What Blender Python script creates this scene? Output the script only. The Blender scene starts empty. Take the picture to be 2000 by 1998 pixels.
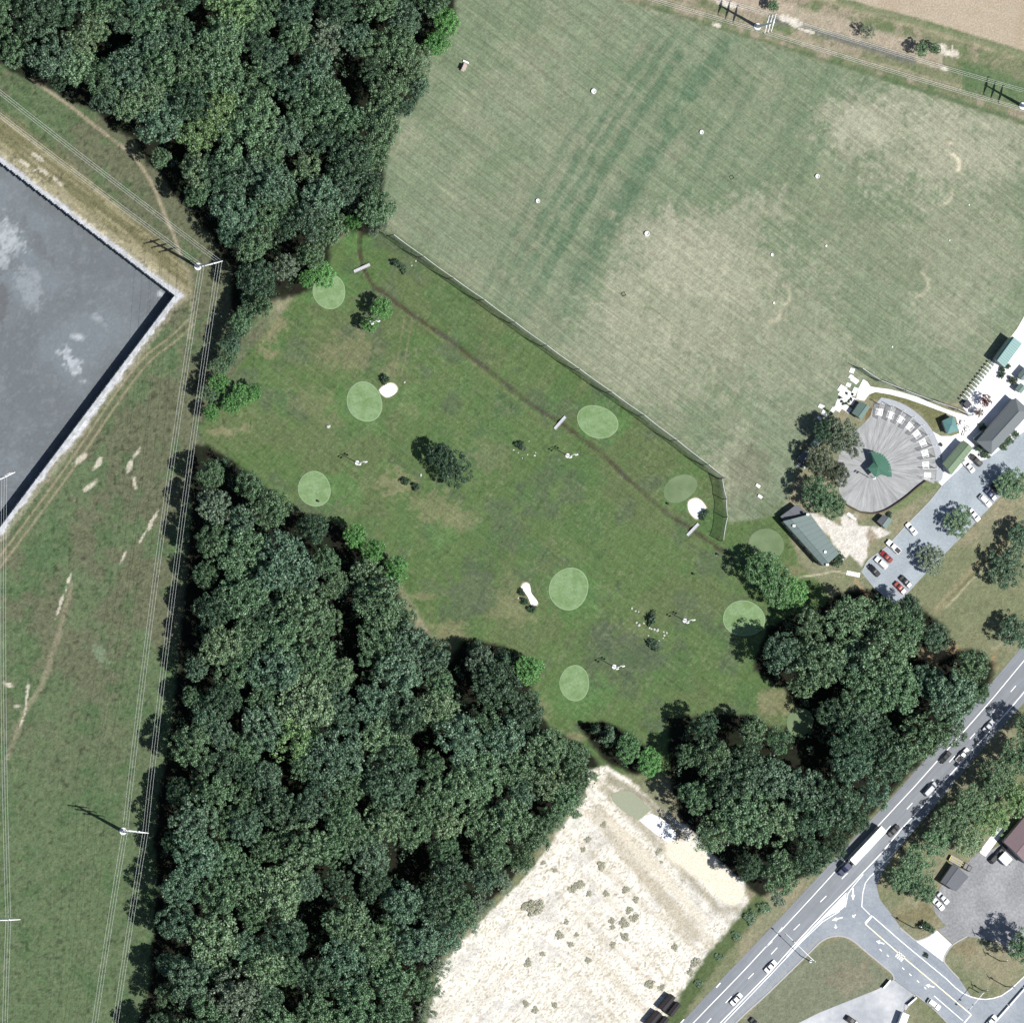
import bpy, bmesh, math, random
import numpy as np
from mathutils import Vector, Matrix
from mathutils.geometry import tessellate_polygon

# ------------------------------------------------------------------ camera, sky, sun, exposure
scene = bpy.context.scene
COL = scene.collection
S = 0.165                      # metres per pixel of the 2000 px survey photograph
D = 4000.0                     # survey aircraft distance
LEAN_X, LEAN_Y = 0.22, 0.02    # how far upright things lean: the aircraft is to the west
_d = Vector((-LEAN_X, -LEAN_Y, 1.0)).normalized()
CAM = _d * D
FWD = (-_d)
RIGHT = FWD.cross(Vector((0, 1, 0))).normalized()
UP = RIGHT.cross(FWD).normalized()
cam_data = bpy.data.cameras.new('survey_camera')
cam = bpy.data.objects.new('survey_camera', cam_data)
COL.objects.link(cam)
cam.matrix_world = Matrix(((RIGHT.x, UP.x, -FWD.x, CAM.x), (RIGHT.y, UP.y, -FWD.y, CAM.y), (RIGHT.z, UP.z, -FWD.z, CAM.z), (0, 0, 0, 1)))
cam_data.sensor_width = 36.0
cam_data.sensor_fit = 'HORIZONTAL'
cam_data.lens = 36.0 * D / (2000 * S)
cam_data.clip_start = 50.0
cam_data.clip_end = 30000.0
scene.camera = cam

SUN_ELEV = math.radians(58)
SHX, SHY = 0.88, -0.475        # horizontal direction towards the sun (east-south-east)
_n = math.hypot(SHX, SHY); SHX /= _n; SHY /= _n
world = bpy.data.worlds.new('World'); scene.world = world; world.use_nodes = True
nt = world.node_tree; nt.nodes.clear()
sky = nt.nodes.new('ShaderNodeTexSky'); sky.sky_type = 'NISHITA'; sky.sun_disc = False
sky.sun_elevation = SUN_ELEV
sky.sun_rotation = math.atan2(SHX, SHY)
bg = nt.nodes.new('ShaderNodeBackground'); bg.inputs['Strength'].default_value = 0.056
out = nt.nodes.new('ShaderNodeOutputWorld')
nt.links.new(sky.outputs[0], bg.inputs[0]); nt.links.new(bg.outputs[0], out.inputs[0])
sun_data = bpy.data.lights.new('sun', 'SUN'); sun_data.energy = 4.2; sun_data.angle = math.radians(0.53)
sun_data.color = (1.0, 0.965, 0.91)
sun = bpy.data.objects.new('sun', sun_data); COL.objects.link(sun)
sd = Vector((SHX * math.cos(SUN_ELEV), SHY * math.cos(SUN_ELEV), math.sin(SUN_ELEV)))
sun.rotation_euler = sd.to_track_quat('Z', 'Y').to_euler()
sun.location = (0, 0, 200)
scene.view_settings.view_transform = 'Standard'
scene.view_settings.look = 'None'
scene.view_settings.exposure = 0.6
scene.view_settings.gamma = 1.0
scene.view_settings.use_curve_mapping = False
scene.cycles.max_bounces = 6
scene.cycles.diffuse_bounces = 3
scene.cycles.transparent_max_bounces = 12
KL = 2.0                       # sunlit level ground: display value / albedo

# ------------------------------------------------------------------ measuring helpers
def W(px, py, z=0.0):
    """survey pixel -> the point at height z that shows there"""
    d = FWD * D + RIGHT * ((px - 1000) * S) + UP * ((999 - py) * S)
    t = (z - CAM.z) / d.z
    return CAM + d * t
def Wn(X, Y):
    dx = FWD.x * D + RIGHT.x * (X - 1000) * S + UP.x * (999 - Y) * S
    dy = FWD.y * D + RIGHT.y * (X - 1000) * S + UP.y * (999 - Y) * S
    dz = FWD.z * D + RIGHT.z * (X - 1000) * S + UP.z * (999 - Y) * S
    t = -CAM.z / dz
    return CAM.x + dx * t, CAM.y + dy * t
def heading(a, b):
    p, q = W(*a), W(*b)
    return math.atan2(q.y - p.y, q.x - p.x)
def lin(c):
    c = c / 255.0
    return c / 12.92 if c <= 0.04045 else ((c + 0.055) / 1.055) ** 2.4
def A(r, g, b):
    return np.array([min(lin(v) / KL, 0.88) for v in (r, g, b)])
def A4(r, g, b):
    return tuple(A(r, g, b)) + (1.0,)

# ------------------------------------------------------------------ object helpers
def tag(o, label=None, cat=None, group=None, kind=None):
    if label: o['label'] = label
    if cat: o['category'] = cat
    if group: o['group'] = group
    if kind: o['kind'] = kind
    return o
def empty(name, loc=(0, 0, 0), rz=0.0, label=None, cat=None, group=None):
    o = bpy.data.objects.new(name, None); COL.objects.link(o)
    o.empty_display_size = 0.5
    o.location = loc; o.rotation_euler = (0, 0, rz)
    return tag(o, label, cat, group)
class MB:
    """collects faces; build() links them as ONE mesh object"""
    def __init__(self): self.v = []; self.f = []
    def add(self, vs, fs):
        n = len(self.v); self.v += [tuple(p) for p in vs]; self.f += [tuple(i + n for i in f) for f in fs]; return self
    def box(self, c, s, rz=0.0, rot=None):
        hx, hy, hz = s[0] / 2, s[1] / 2, s[2] / 2
        m = rot if rot else Matrix.Rotation(rz, 3, 'Z')
        vs = [Vector(c) + m @ Vector((x * hx, y * hy, z * hz)) for x in (-1, 1) for y in (-1, 1) for z in (-1, 1)]
        return self.add(vs, [(0, 1, 3, 2), (4, 6, 7, 5), (0, 4, 5, 1), (2, 3, 7, 6), (0, 2, 6, 4), (1, 5, 7, 3)])
    def prism(self, poly, z0, z1):
        n = len(poly)
        a = sum(poly[i][0] * poly[(i + 1) % n][1] - poly[(i + 1) % n][0] * poly[i][1] for i in range(n))
        if a < 0: poly = poly[::-1]
        vs = [(p[0], p[1], z0) for p in poly] + [(p[0], p[1], z1) for p in poly]
        fs = [(i, (i + 1) % n, n + (i + 1) % n, n + i) for i in range(n)]
        tri = tessellate_polygon([[Vector((p[0], p[1], 0)) for p in poly]])
        for t in tri:
            t = list(t)
            p, q, r = (poly[i] for i in t)
            if (q[0] - p[0]) * (r[1] - p[1]) - (q[1] - p[1]) * (r[0] - p[0]) < 0: t = t[::-1]
            fs.append(tuple(n + i for i in t)); fs.append(tuple(reversed(t)))
        return self.add(vs, fs)
    def tube(self, pts, radii, n=8, cap=True):
        pts = [Vector(p) for p in pts]
        if not hasattr(radii, '__len__'): radii = [radii] * len(pts)
        vs, fs = [], []
        for i, p in enumerate(pts):
            t = (pts[min(i + 1, len(pts) - 1)] - pts[max(i - 1, 0)]).normalized()
            u = t.cross(Vector((0, 0, 1)) if abs(t.z) < 0.9 else Vector((1, 0, 0))).normalized(); w = t.cross(u)
            for k in range(n):
                a = 2 * math.pi * k / n
                vs.append(p + (u * math.cos(a) + w * math.sin(a)) * radii[i])
        for i in range(len(pts) - 1):
            for k in range(n):
                fs.append((i * n + k, i * n + (k + 1) % n, (i + 1) * n + (k + 1) % n, (i + 1) * n + k))
        if cap:
            fs.append(tuple(range(n))[::-1]); fs.append(tuple((len(pts) - 1) * n + k for k in range(n)))
        return self.add(vs, fs)
    def lathe(self, c, prof, n=16):
        vs, fs = [], []
        for r, z in prof:
            for k in range(n):
                a = 2 * math.pi * k / n; vs.append((c[0] + r * math.cos(a), c[1] + r * math.sin(a), c[2] + z))
        for i in range(len(prof) - 1):
            for k in range(n):
                fs.append((i * n + k, i * n + (k + 1) % n, (i + 1) * n + (k + 1) % n, (i + 1) * n + k))
        return self.add(vs, fs)
    def mesh(self, name, mat, smooth=False):
        me = bpy.data.meshes.new(name); me.from_pydata(self.v, [], self.f)
        if mat: me.materials.append(mat)
        if smooth: me.polygons.foreach_set('use_smooth', [True] * len(me.polygons))
        me.update(); return me
    def build(self, name, mat, parent=None, smooth=False, color=None):
        return obj(name, self.mesh(name, mat, smooth), parent, color)
def obj(name, me, parent=None, color=None):
    o = bpy.data.objects.new(name, me); COL.objects.link(o)
    if parent: o.parent = parent
    if color: o.color = tuple(color)[:3] + (1.0,)
    return o
def copy_tree(o, parent=None):
    c = o.copy(); COL.objects.link(c)
    if parent: c.parent = parent
    for ch in list(o.children): copy_tree(ch, c)
    return c
def pxpoly(pts, z=0.0):
    return [(p.x, p.y) for p in (W(a, b, z) for a, b in pts)]
def sheet(name, pts, z, mat, label=None, parent=None, thick=None, kind='structure'):
    m = MB(); m.prism(pxpoly(pts), z - (thick or 0.03), z)
    o = m.build(name, mat, parent)
    if parent is None: tag(o, label, None, None, kind)
    return o
def spline(pts, n=6, closed=False):
    P = [np.array(p, float) for p in pts]; N = len(P); res = []
    rng = range(N if closed else N - 1)
    for i in rng:
        p0 = P[(i - 1) % N] if closed or i > 0 else P[0]
        p1 = P[i]; p2 = P[(i + 1) % N]; p3 = P[(i + 2) % N] if closed or i + 2 < N else P[-1]
        for k in range(n):
            t = k / n
            res.append(tuple(0.5 * ((2 * p1) + (-p0 + p2) * t + (2 * p0 - 5 * p1 + 4 * p2 - p3) * t * t + (-p0 + 3 * p1 - 3 * p2 + p3) * t ** 3)))
    if not closed: res.append(tuple(P[-1]))
    return res
def strip(m, pts, width, z, z1=None):
    """flat ribbon along survey pixels, width in metres"""
    P = [W(a, b) for a, b in pts]; L, R = [], []
    for i, p in enumerate(P):
        t = (P[min(i + 1, len(P) - 1)] - P[max(i - 1, 0)]).normalized(); nrm = Vector((-t.y, t.x, 0))
        w = width[i] if hasattr(width, '__len__') else width
        L.append((p + nrm * w / 2)); R.append((p - nrm * w / 2))
    vs = [(p.x, p.y, z) for p in L] + [(p.x, p.y, z) for p in R]; n = len(P)
    fs = [(n + i, n + i + 1, i + 1, i) for i in range(n - 1)]
    if z1 is not None:
        vs += [(p.x, p.y, z1) for p in L] + [(p.x, p.y, z1) for p in R]
        fs += [(i, i + 1, 2 * n + i + 1, 2 * n + i) for i in range(n - 1)] + [(n + i + 1, n + i, 3 * n + i, 3 * n + i + 1) for i in range(n - 1)]
    return m.add(vs, fs)

# ------------------------------------------------------------------ materials
MATS = {}
def mat(name, rgb=None, rough=0.8, noise=0.0, nscale=1.0, objcolor=False, spec=0.3, metal=0.0, attr=None, bump=0.0, bscale=6.0, stretch=None, rgb2=None, scale2=0.15, streaks=()):
    if name in MATS: return MATS[name]
    m = bpy.data.materials.new(name); m.use_nodes = True
    t = m.node_tree; b = t.nodes['Principled BSDF']
    b.inputs['Roughness'].default_value = rough
    b.inputs['Specular IOR Level'].default_value = spec
    b.inputs['Metallic'].default_value = metal
    col = None
    if attr:
        a = t.nodes.new('ShaderNodeAttribute'); a.attribute_name = attr; col = a.outputs['Color']
    elif objcolor:
        a = t.nodes.new('ShaderNodeObjectInfo'); col = a.outputs['Color']
    else:
        a = t.nodes.new('ShaderNodeRGB'); a.outputs[0].default_value = tuple(rgb)[:3] + (1,); col = a.outputs[0]
    geo = t.nodes.new('ShaderNodeNewGeometry'); vec = geo.outputs['Position']
    if stretch:
        mp = t.nodes.new('ShaderNodeMapping'); mp.vector_type = 'TEXTURE'; mp.inputs['Rotation'].default_value = (0, 0, stretch[0]); mp.inputs['Scale'].default_value = (stretch[1], stretch[2], 1)
        t.links.new(vec, mp.inputs[0]); vec = mp.outputs[0]
    if rgb2 is not None:
        n2 = t.nodes.new('ShaderNodeTexNoise'); n2.inputs['Scale'].default_value = scale2; n2.inputs['Detail'].default_value = 6
        t.links.new(vec, n2.inputs['Vector'])
        r2 = t.nodes.new('ShaderNodeMapRange'); r2.inputs[1].default_value = 0.42; r2.inputs[2].default_value = 0.62
        t.links.new(n2.outputs[0], r2.inputs[0])
        mx = t.nodes.new('ShaderNodeMix'); mx.data_type = 'RGBA'
        t.links.new(r2.outputs[0], mx.inputs[0]); t.links.new(col, mx.inputs[6]); mx.inputs[7].default_value = tuple(rgb2)[:3] + (1,)
        col = mx.outputs[2]
    if noise > 0:
        n = t.nodes.new('ShaderNodeTexNoise'); n.inputs['Scale'].default_value = nscale; n.inputs['Detail'].default_value = 5; n.inputs['Roughness'].default_value = 0.65
        t.links.new(vec, n.inputs['Vector'])
        r = t.nodes.new('ShaderNodeMapRange'); r.inputs[1].default_value = 0.25; r.inputs[2].default_value = 0.75
        r.inputs[3].default_value = 1 - noise; r.inputs[4].default_value = 1 + noise
        t.links.new(n.outputs[0], r.inputs[0])
        mx = t.nodes.new('ShaderNodeMix'); mx.data_type = 'RGBA'; mx.blend_type = 'MULTIPLY'; mx.inputs[0].default_value = 1
        t.links.new(col, mx.inputs[6]); t.links.new(r.outputs[0], mx.inputs[7]); col = mx.outputs[2]
    for ang, along, across, amp in streaks:      # mower lines: long thin noise laid along one direction
        mp = t.nodes.new('ShaderNodeMapping'); mp.vector_type = 'TEXTURE'; mp.inputs['Rotation'].default_value = (0, 0, ang); mp.inputs['Scale'].default_value = (along, across, 1)
        t.links.new(geo.outputs['Position'], mp.inputs[0])
        n = t.nodes.new('ShaderNodeTexNoise'); n.inputs['Scale'].default_value = 1.0; n.inputs['Detail'].default_value = 3; n.inputs['Roughness'].default_value = 0.6; t.links.new(mp.outputs[0], n.inputs['Vector'])
        r = t.nodes.new('ShaderNodeMapRange'); r.inputs[1].default_value = 0.3; r.inputs[2].default_value = 0.7; r.inputs[3].default_value = 1 - amp; r.inputs[4].default_value = 1 + amp
        t.links.new(n.outputs[0], r.inputs[0])
        mx = t.nodes.new('ShaderNodeMix'); mx.data_type = 'RGBA'; mx.blend_type = 'MULTIPLY'; mx.inputs[0].default_value = 1
        t.links.new(col, mx.inputs[6]); t.links.new(r.outputs[0], mx.inputs[7]); col = mx.outputs[2]
    if bump > 0:
        n = t.nodes.new('ShaderNodeTexNoise'); n.inputs['Scale'].default_value = bscale; n.inputs['Detail'].default_value = 3
        t.links.new(geo.outputs['Position'], n.inputs['Vector'])
        bp = t.nodes.new('ShaderNodeBump'); bp.inputs['Strength'].default_value = bump; bp.inputs['Distance'].default_value = 0.3
        t.links.new(n.outputs[0], bp.inputs['Height']); t.links.new(bp.outputs[0], b.inputs['Normal'])
    t.links.new(col, b.inputs['Base Color'])
    MATS[name] = m; return m
def leaf_material():
    m = bpy.data.materials.new('leaves'); m.use_nodes = True; t = m.node_tree; t.nodes.clear()
    oi = t.nodes.new('ShaderNodeObjectInfo'); geo = t.nodes.new('ShaderNodeNewGeometry')
    r = t.nodes.new('ShaderNodeMapRange'); r.inputs[3].default_value = 0.5; r.inputs[4].default_value = 1.6
    t.links.new(geo.outputs['Random Per Island'], r.inputs[0])
    mx = t.nodes.new('ShaderNodeMix'); mx.data_type = 'RGBA'; mx.blend_type = 'MULTIPLY'; mx.inputs[0].default_value = 1
    t.links.new(oi.outputs['Color'], mx.inputs[6]); t.links.new(r.outputs[0], mx.inputs[7])
    b = t.nodes.new('ShaderNodeBsdfPrincipled'); b.inputs['Roughness'].default_value = 0.45; b.inputs['Specular IOR Level'].default_value = 0.4
    tr = t.nodes.new('ShaderNodeBsdfTranslucent'); ms = t.nodes.new('ShaderNodeMixShader'); ms.inputs[0].default_value = 0.18
    o = t.nodes.new('ShaderNodeOutputMaterial')
    t.links.new(mx.outputs[2], b.inputs['Base Color']); t.links.new(mx.outputs[2], tr.inputs['Color'])
    t.links.new(b.outputs[0], ms.inputs[1]); t.links.new(tr.outputs[0], ms.inputs[2]); t.links.new(ms.outputs[0], o.inputs[0])
    return m
def net_material():
    m = bpy.data.materials.new('netting'); m.use_nodes = True; t = m.node_tree; t.nodes.clear()
    d = t.nodes.new('ShaderNodeBsdfDiffuse'); d.inputs[0].default_value = (0.26, 0.27, 0.29, 1)
    tr = t.nodes.new('ShaderNodeBsdfTransparent'); ms = t.nodes.new('ShaderNodeMixShader'); ms.inputs[0].default_value = 0.42
    o = t.nodes.new('ShaderNodeOutputMaterial')
    t.links.new(tr.outputs[0], ms.inputs[1]); t.links.new(d.outputs[0], ms.inputs[2]); t.links.new(ms.outputs[0], o.inputs[0])
    return m
LEAF = leaf_material(); NET = net_material()
BARK = mat('bark', A(92, 80, 66), 0.9, 0.3, 3)
GRASS = mat('grass', attr='albedo', rough=0.95, spec=0.1, noise=0.34, nscale=1.9, bump=0.25, bscale=2.5)
RANGE_GRASS = mat('range_grass', attr='albedo', rough=0.95, spec=0.1, noise=0.26, nscale=2.0, bump=0.2, bscale=2.5, streaks=((-0.64, 14, 0.55, 0.18), (-0.64, 60, 1.6, 0.10), (1.04, 60, 3.0, 0.06)))
GOLF_GRASS = mat('golf_grass', attr='albedo', rough=0.95, spec=0.1, noise=0.30, nscale=2.0, bump=0.2, bscale=2.5, streaks=((-0.64, 16, 0.8, 0.13), (1.04, 50, 2.2, 0.07)))
GREENM = mat('putting_turf', A(154, 185, 136), 0.9, 0.20, 1.3, spec=0.15, rgb2=A(138, 170, 116), scale2=0.3, streaks=((0.3, 20, 0.9, 0.07),))
FRINGE = mat('fringe_turf', A(172, 200, 156), 0.9, 0.10, 1.2, spec=0.15)
SANDM = mat('bunker_sand', (0.86, 0.85, 0.82), 0.95, 0.05, 2)
ASPH = mat('asphalt', A(158, 164, 172), 0.85, 0.12, 0.8, rgb2=A(172, 178, 186), scale2=0.05, stretch=(0.82, 14, 1.0), streaks=((0.82, 60, 1.1, 0.07), (0.82, 3, 3, 0.05)))
ASPH2 = mat('side_road_asphalt', A(174, 184, 195), 0.85, 0.16, 1.2, rgb2=A(190, 198, 208), scale2=0.12, streaks=((-0.7, 40, 1.2, 0.05),))
PARKM = mat('car_park_asphalt', A(186, 197, 206), 0.85, 0.16, 1.4, rgb2=A(198, 210, 220), scale2=0.12)
CONC = mat('concrete', (0.62, 0.63, 0.64), 0.9, 0.10, 1.0, rgb2=(0.78, 0.78, 0.79), scale2=0.15)
CONC2 = mat('stained_concrete', A(205, 210, 218), 0.9, 0.15, 0.5, rgb2=A(238, 241, 246), scale2=0.10)
PAINT = mat('road_paint', (0.84, 0.84, 0.84), 0.6, 0.08, 3)
YELLOW = mat('yellow_paint', (0.80, 0.74, 0.52), 0.6, 0.08, 3)
STEEL = mat('galvanised_steel', (0.80, 0.82, 0.84), 0.45, 0.06, 3, spec=0.5, metal=0.0)
WIRE = mat('aluminium_wire', (0.80, 0.83, 0.82), 0.5, spec=0.5)
WOOD = mat('weathered_wood', A(128, 116, 98), 0.9, 0.2, 4)
WHITE = mat('white_paint', (0.82, 0.82, 0.81), 0.5, 0.05, 2)
DARK = mat('dark_rubber', (0.02, 0.02, 0.022), 0.8)
# ------------------------------------------------------------------ survey outlines (photo pixels)
UPPER_WOOD = [(-80, -80), (905, -80), (905, 45), (872, 95), (838, 108), (838, 165), (826, 212), (790, 226), (785, 270), (770, 300), (764, 370), (766, 440), (735, 462), (690, 446), (664, 478), (652, 545), (615, 572), (545, 588), (505, 630), (470, 690), (452, 690), (468, 620), (468, 520), (440, 495), (428, 462), (404, 438), (388, 410), (350, 380), (330, 340), (300, 318), (288, 280), (235, 252), (200, 217), (150, 197), (90, 165), (40, 140), (-80, 70)]
LOWER_WOOD = [(393, 866), (425, 872), (470, 900), (520, 938), (560, 985), (600, 1002), (640, 1005), (690, 1030), (720, 1062), (780, 1098), (790, 1140), (800, 1190), (822, 1222), (850, 1240), (872, 1262), (885, 1300), (902, 1275), (925, 1245), (970, 1255), (1005, 1262), (1052, 1300), (1058, 1330), (1045, 1362), (1070, 1395), (1096, 1428), (1150, 1455), (1185, 1492), (1180, 1525), (1140, 1560), (1100, 1610), (1035, 1695), (1000, 1735), (905, 1830), (860, 1890), (838, 1998), (835, 2080), (255, 2080), (282, 1998), (306, 1930), (312, 1850), (322, 1700), (316, 1640), (324, 1560), (338, 1480), (352, 1400), (362, 1300), (372, 1200), (382, 1100), (388, 1000), (388, 900)]
EAST_WOOD = [(1320, 1402), (1400, 1395), (1470, 1395), (1540, 1428), (1580, 1392), (1545, 1345), (1486, 1310), (1490, 1284), (1512, 1228), (1552, 1203), (1600, 1196), (1650, 1160), (1700, 1150), (1790, 1162), (1830, 1200), (1872, 1232), (1868, 1262), (1802, 1270), (1832, 1300), (1890, 1268), (1930, 1272), (1958, 1300), (1948, 1340), (1918, 1372), (1925, 1402), (1870, 1445), (1828, 1475), (1780, 1525), (1720, 1585), (1650, 1665), (1580, 1718), (1500, 1752), (1460, 1718), (1420, 1690), (1370, 1650), (1340, 1590), (1320, 1520)]
CLUMP = [(1140, 1415), (1190, 1405), (1240, 1430), (1290, 1470), (1310, 1500), (1260, 1515), (1200, 1490)]
RANGE = [(800, -120), (1060, -120), (1150, -20), (1330, 35), (1500, 88), (1750, 165), (2000, 245), (2220, 315), (2220, 330), (2000, 619), (1876, 789), (1790, 775), (1690, 740), (1640, 800), (1560, 870), (1545, 960), (1530, 1000), (1480, 1015), (1424, 1020), (1410, 940), (1290, 846), (1165, 750), (1039, 660), (905, 560), (768, 458), (690, 400), (690, 0)]
GOLF = [(768, 458), (905, 560), (1039, 660), (1165, 750), (1290, 846), (1410, 940), (1424, 1020), (1530, 1000), (1560, 1100), (1600, 1140), (1640, 1190), (1560, 1260), (1590, 1400), (1560, 1450), (1400, 1480), (1300, 1510), (1180, 1510), (1060, 1440), (1000, 1300), (860, 1270), (780, 1130), (600, 1020), (400, 868), (392, 836), (470, 712), (560, 600), (650, 480), (700, 440)]
CROP = [(1560, -120), (1640, -4), (1800, 38), (2000, 100), (2220, 168), (2220, -120)]
FARM = [(1060, -120), (1150, -20), (1330, 35), (1500, 88), (1750, 165), (2000, 245), (2220, 315), (2220, -120)]
SANDLOT = [(825, 2100), (838, 1990), (856, 1895), (905, 1835), (1000, 1740), (1040, 1695), (1100, 1612), (1142, 1560), (1150, 1505), (1185, 1495), (1240, 1530), (1290, 1580), (1340, 1612), (1385, 1665), (1450, 1722), (1466, 1762), (1440, 1805), (1400, 1850), (1365, 1895), (1335, 1940), (1312, 1998), (1270, 2100)]
PIT = [(-220, 145), (0, 317), (342, 577), (0, 1031), (-220, 1323)]
DITCH = spline([(703, 455), (701, 480), (704, 505), (712, 530), (726, 555), (745, 568), (770, 587), (800, 612), (830, 632), (880, 665), (930, 705), (985, 747), (1040, 792), (1090, 822), (1130, 852), (1180, 890), (1220, 930), (1260, 965), (1300, 1000), (1350, 1033), (1400, 1068), (1430, 1090)], 5)
# ------------------------------------------------------------------ numpy noise and masks
rs = np.random.RandomState(7)
TAB = rs.rand(512, 512)
def vnoise(x, y, seed=0):
    x = x + seed * 37.31; y = y + seed * 91.77
    xi = np.floor(x).astype(int); yi = np.floor(y).astype(int); fx = x - xi; fy = y - yi
    fx = fx * fx * (3 - 2 * fx); fy = fy * fy * (3 - 2 * fy)
    a = TAB[xi % 512, yi % 512]; b = TAB[(xi + 1) % 512, yi % 512]; c = TAB[xi % 512, (yi + 1) % 512]; d = TAB[(xi + 1) % 512, (yi + 1) % 512]
    return a + (b - a) * fx + (c - a) * fy + (a - b - c + d) * fx * fy
def fbm(x, y, scale, seed=0, octv=4, gain=0.55):
    s = np.zeros_like(x); amp = 1.0; tot = 0.0; f = 1.0 / scale
    for k in range(octv):
        s += amp * vnoise(x * f, y * f, seed + k * 3.1); tot += amp; amp *= gain; f *= 2.03
    return s / tot
def sstep(a, b, x):
    t = np.clip((x - a) / (b - a), 0, 1); return t * t * (3 - 2 * t)
def seg_dist(X, Y, pts, closed=False):
    best = np.full(X.shape, 1e9)
    n = len(pts)
    for i in range(n if closed else n - 1):
        ax, ay = pts[i]; bx, by = pts[(i + 1) % n]
        dx, dy = bx - ax, by - ay; L = dx * dx + dy * dy + 1e-9
        t = np.clip(((X - ax) * dx + (Y - ay) * dy) / L, 0, 1)
        best = np.minimum(best, (X - ax - t * dx) ** 2 + (Y - ay - t * dy) ** 2)
    return np.sqrt(best)
def inside(X, Y, poly):
    r = np.zeros(X.shape, bool); n = len(poly)
    for i in range(n):
        x1, y1 = poly[i]; x2, y2 = poly[(i + 1) % n]
        if y1 == y2: continue
        c = ((y1 > Y) != (y2 > Y)) & (X < (x2 - x1) * (Y - y1) / (y2 - y1) + x1)
        r ^= c
    return r
def near(fn, X, Y, pts, margin, default):
    px = [p[0] for p in pts]; py = [p[1] for p in pts]
    m = (X > min(px) - margin) & (X < max(px) + margin) & (Y > min(py) - margin) & (Y < max(py) + margin)
    r = np.full(X.shape, default, dtype=float)
    if m.any(): r[m] = fn(X[m], Y[m])
    return r
def soft(X, Y, poly, edge=4.0, rag=0.0, ragscale=12.0, seed=5):
    """1 inside, 0 outside, ragged soft border"""
    def f(x, y):
        d = seg_dist(x, y, poly, True); d = np.where(inside(x, y, poly), d, -d)
        if rag: d = d + (fbm(x, y, ragscale, seed, 3) - 0.5) * 2 * rag
        return sstep(-edge, edge, d)
    return near(f, X, Y, poly, edge + rag + 2, 0.0)
def line_mask(X, Y, pts, half, edge=1.5, rag=0.0, seed=3):
    def f(x, y):
        d = seg_dist(x, y, pts)
        if rag: d = d + (fbm(x, y, 9.0, seed, 3) - 0.5) * 2 * rag
        return 1 - sstep(half - edge, half + edge, d)
    return near(f, X, Y, pts, half + edge + rag + 2, 0.0)
def blob(X, Y, cx, cy, rx, ry, seed=1, rag=0.5, rot=0.0):
    soft_ = max(rx, ry) > 19; rag = rag * 1.15
    m = (abs(X - cx) < 2.2 * max(rx, ry)) & (abs(Y - cy) < 2.2 * max(rx, ry)); r = np.zeros(X.shape)
    x, y = X[m] - cx, Y[m] - cy; c, s = math.cos(rot), math.sin(rot)
    d = np.sqrt(((x * c + y * s) / rx) ** 2 + ((-x * s + y * c) / ry) ** 2) + (fbm(X[m], Y[m], max(rx, ry) * 0.6, seed, 6, 0.68) - 0.5) * 2 * rag
    r[m] = sstep(0.0, 0.24, (1 - sstep(0.1, 1.25, d)) * 0.55 + fbm(X[m], Y[m], 11.0, seed + 2, 4, 0.72) - 0.62) * (1 - sstep(1.0, 1.35, d)) if soft_ else 1 - sstep(0.55, 1.15, d)
    return r
# ------------------------------------------------------------------ the ground: one grid, cut into its zones
ax = np.concatenate([np.arange(-220, -9, 15), np.arange(-9, 2010, 3), np.arange(2010, 2221, 15)]).astype(float)
ay = ax.copy()
GX, GY = np.meshgrid(ax, ay); NX = len(ax)
X = GX.ravel(); Y = GY.ravel()
n_big = fbm(X, Y, 160, 1, 4); n_mid = fbm(X, Y, 45, 2, 4); n_sm = fbm(X, Y, 14, 3, 4); n_f = fbm(X, Y, 6, 4, 2)
C = np.zeros((len(X), 3))
def put(mask, col):
    global C
    C = C * (1 - mask[:, None]) + np.asarray(col)[None, :] * mask[:, None]
# roadside verge (everything not named below)
C[:] = A(155, 157, 128)
put(sstep(0.45, 0.62, n_mid) * 0.8, A(172, 166, 138)); put(sstep(0.5, 0.62, n_big) * 0.7, A(134, 144, 108))
put(blob(X, Y, 1850, 1290, 90, 40, 9, 0.4), A(172, 152, 118))
# power-line meadow
M = (X < 520) & (Y > 60)
mm = (1 - sstep(490, 545, X + (n_mid - 0.5) * 70)) * sstep(40, 80, Y)
put(mm, A(112, 132, 97))
br = sstep(0.47, 0.60, fbm(X, Y, 110, 11, 5, 0.65) + 0.10 * sstep(1500, 900, Y) - 0.05 * sstep(1400, 1900, Y))
put(mm * br * 0.8 * sstep(1700, 1200, Y), A(122, 123, 100))
put(mm * sstep(0.56, 0.66, fbm(X, Y, 40, 12, 4)) * 0.6, A(94, 124, 84))
put(mm * sstep(0.58, 0.7, fbm(X, Y, 5, 13, 2)) * 0.35, A(62, 78, 52))
put(mm * sstep(0.62, 0.72, fbm(X, Y, 7, 14, 2)) * 0.35, A(140, 148, 116))
strp = [(-60, 190), (-60, 262), (0, 305), (140, 410), (345, 562), (362, 600), (378, 560), (368, 520), (300, 458), (200, 372), (100, 290), (0, 215)]
dry = soft(X, Y, strp, 10, 8, 30, 4)
put(dry * 0.85, A(142, 138, 104))
u = (X * 0.61 - Y * 0.79)
put(dry * sstep(0.55, 0.66, vnoise(u / 3.0, (X * 0.79 + Y * 0.61) / 90.0, 21)) * 0.6, A(186, 178, 146))
TR = A(166, 160, 134)
put(line_mask(X, Y, spline([(-40, 95), (0, 117), (60, 155), (130, 203), (200, 258), (262, 308), (298, 362), (322, 420), (340, 462), (352, 500)], 4), 3.2, 2.2, 1.0) * 0.95, A(182, 172, 148))
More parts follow.
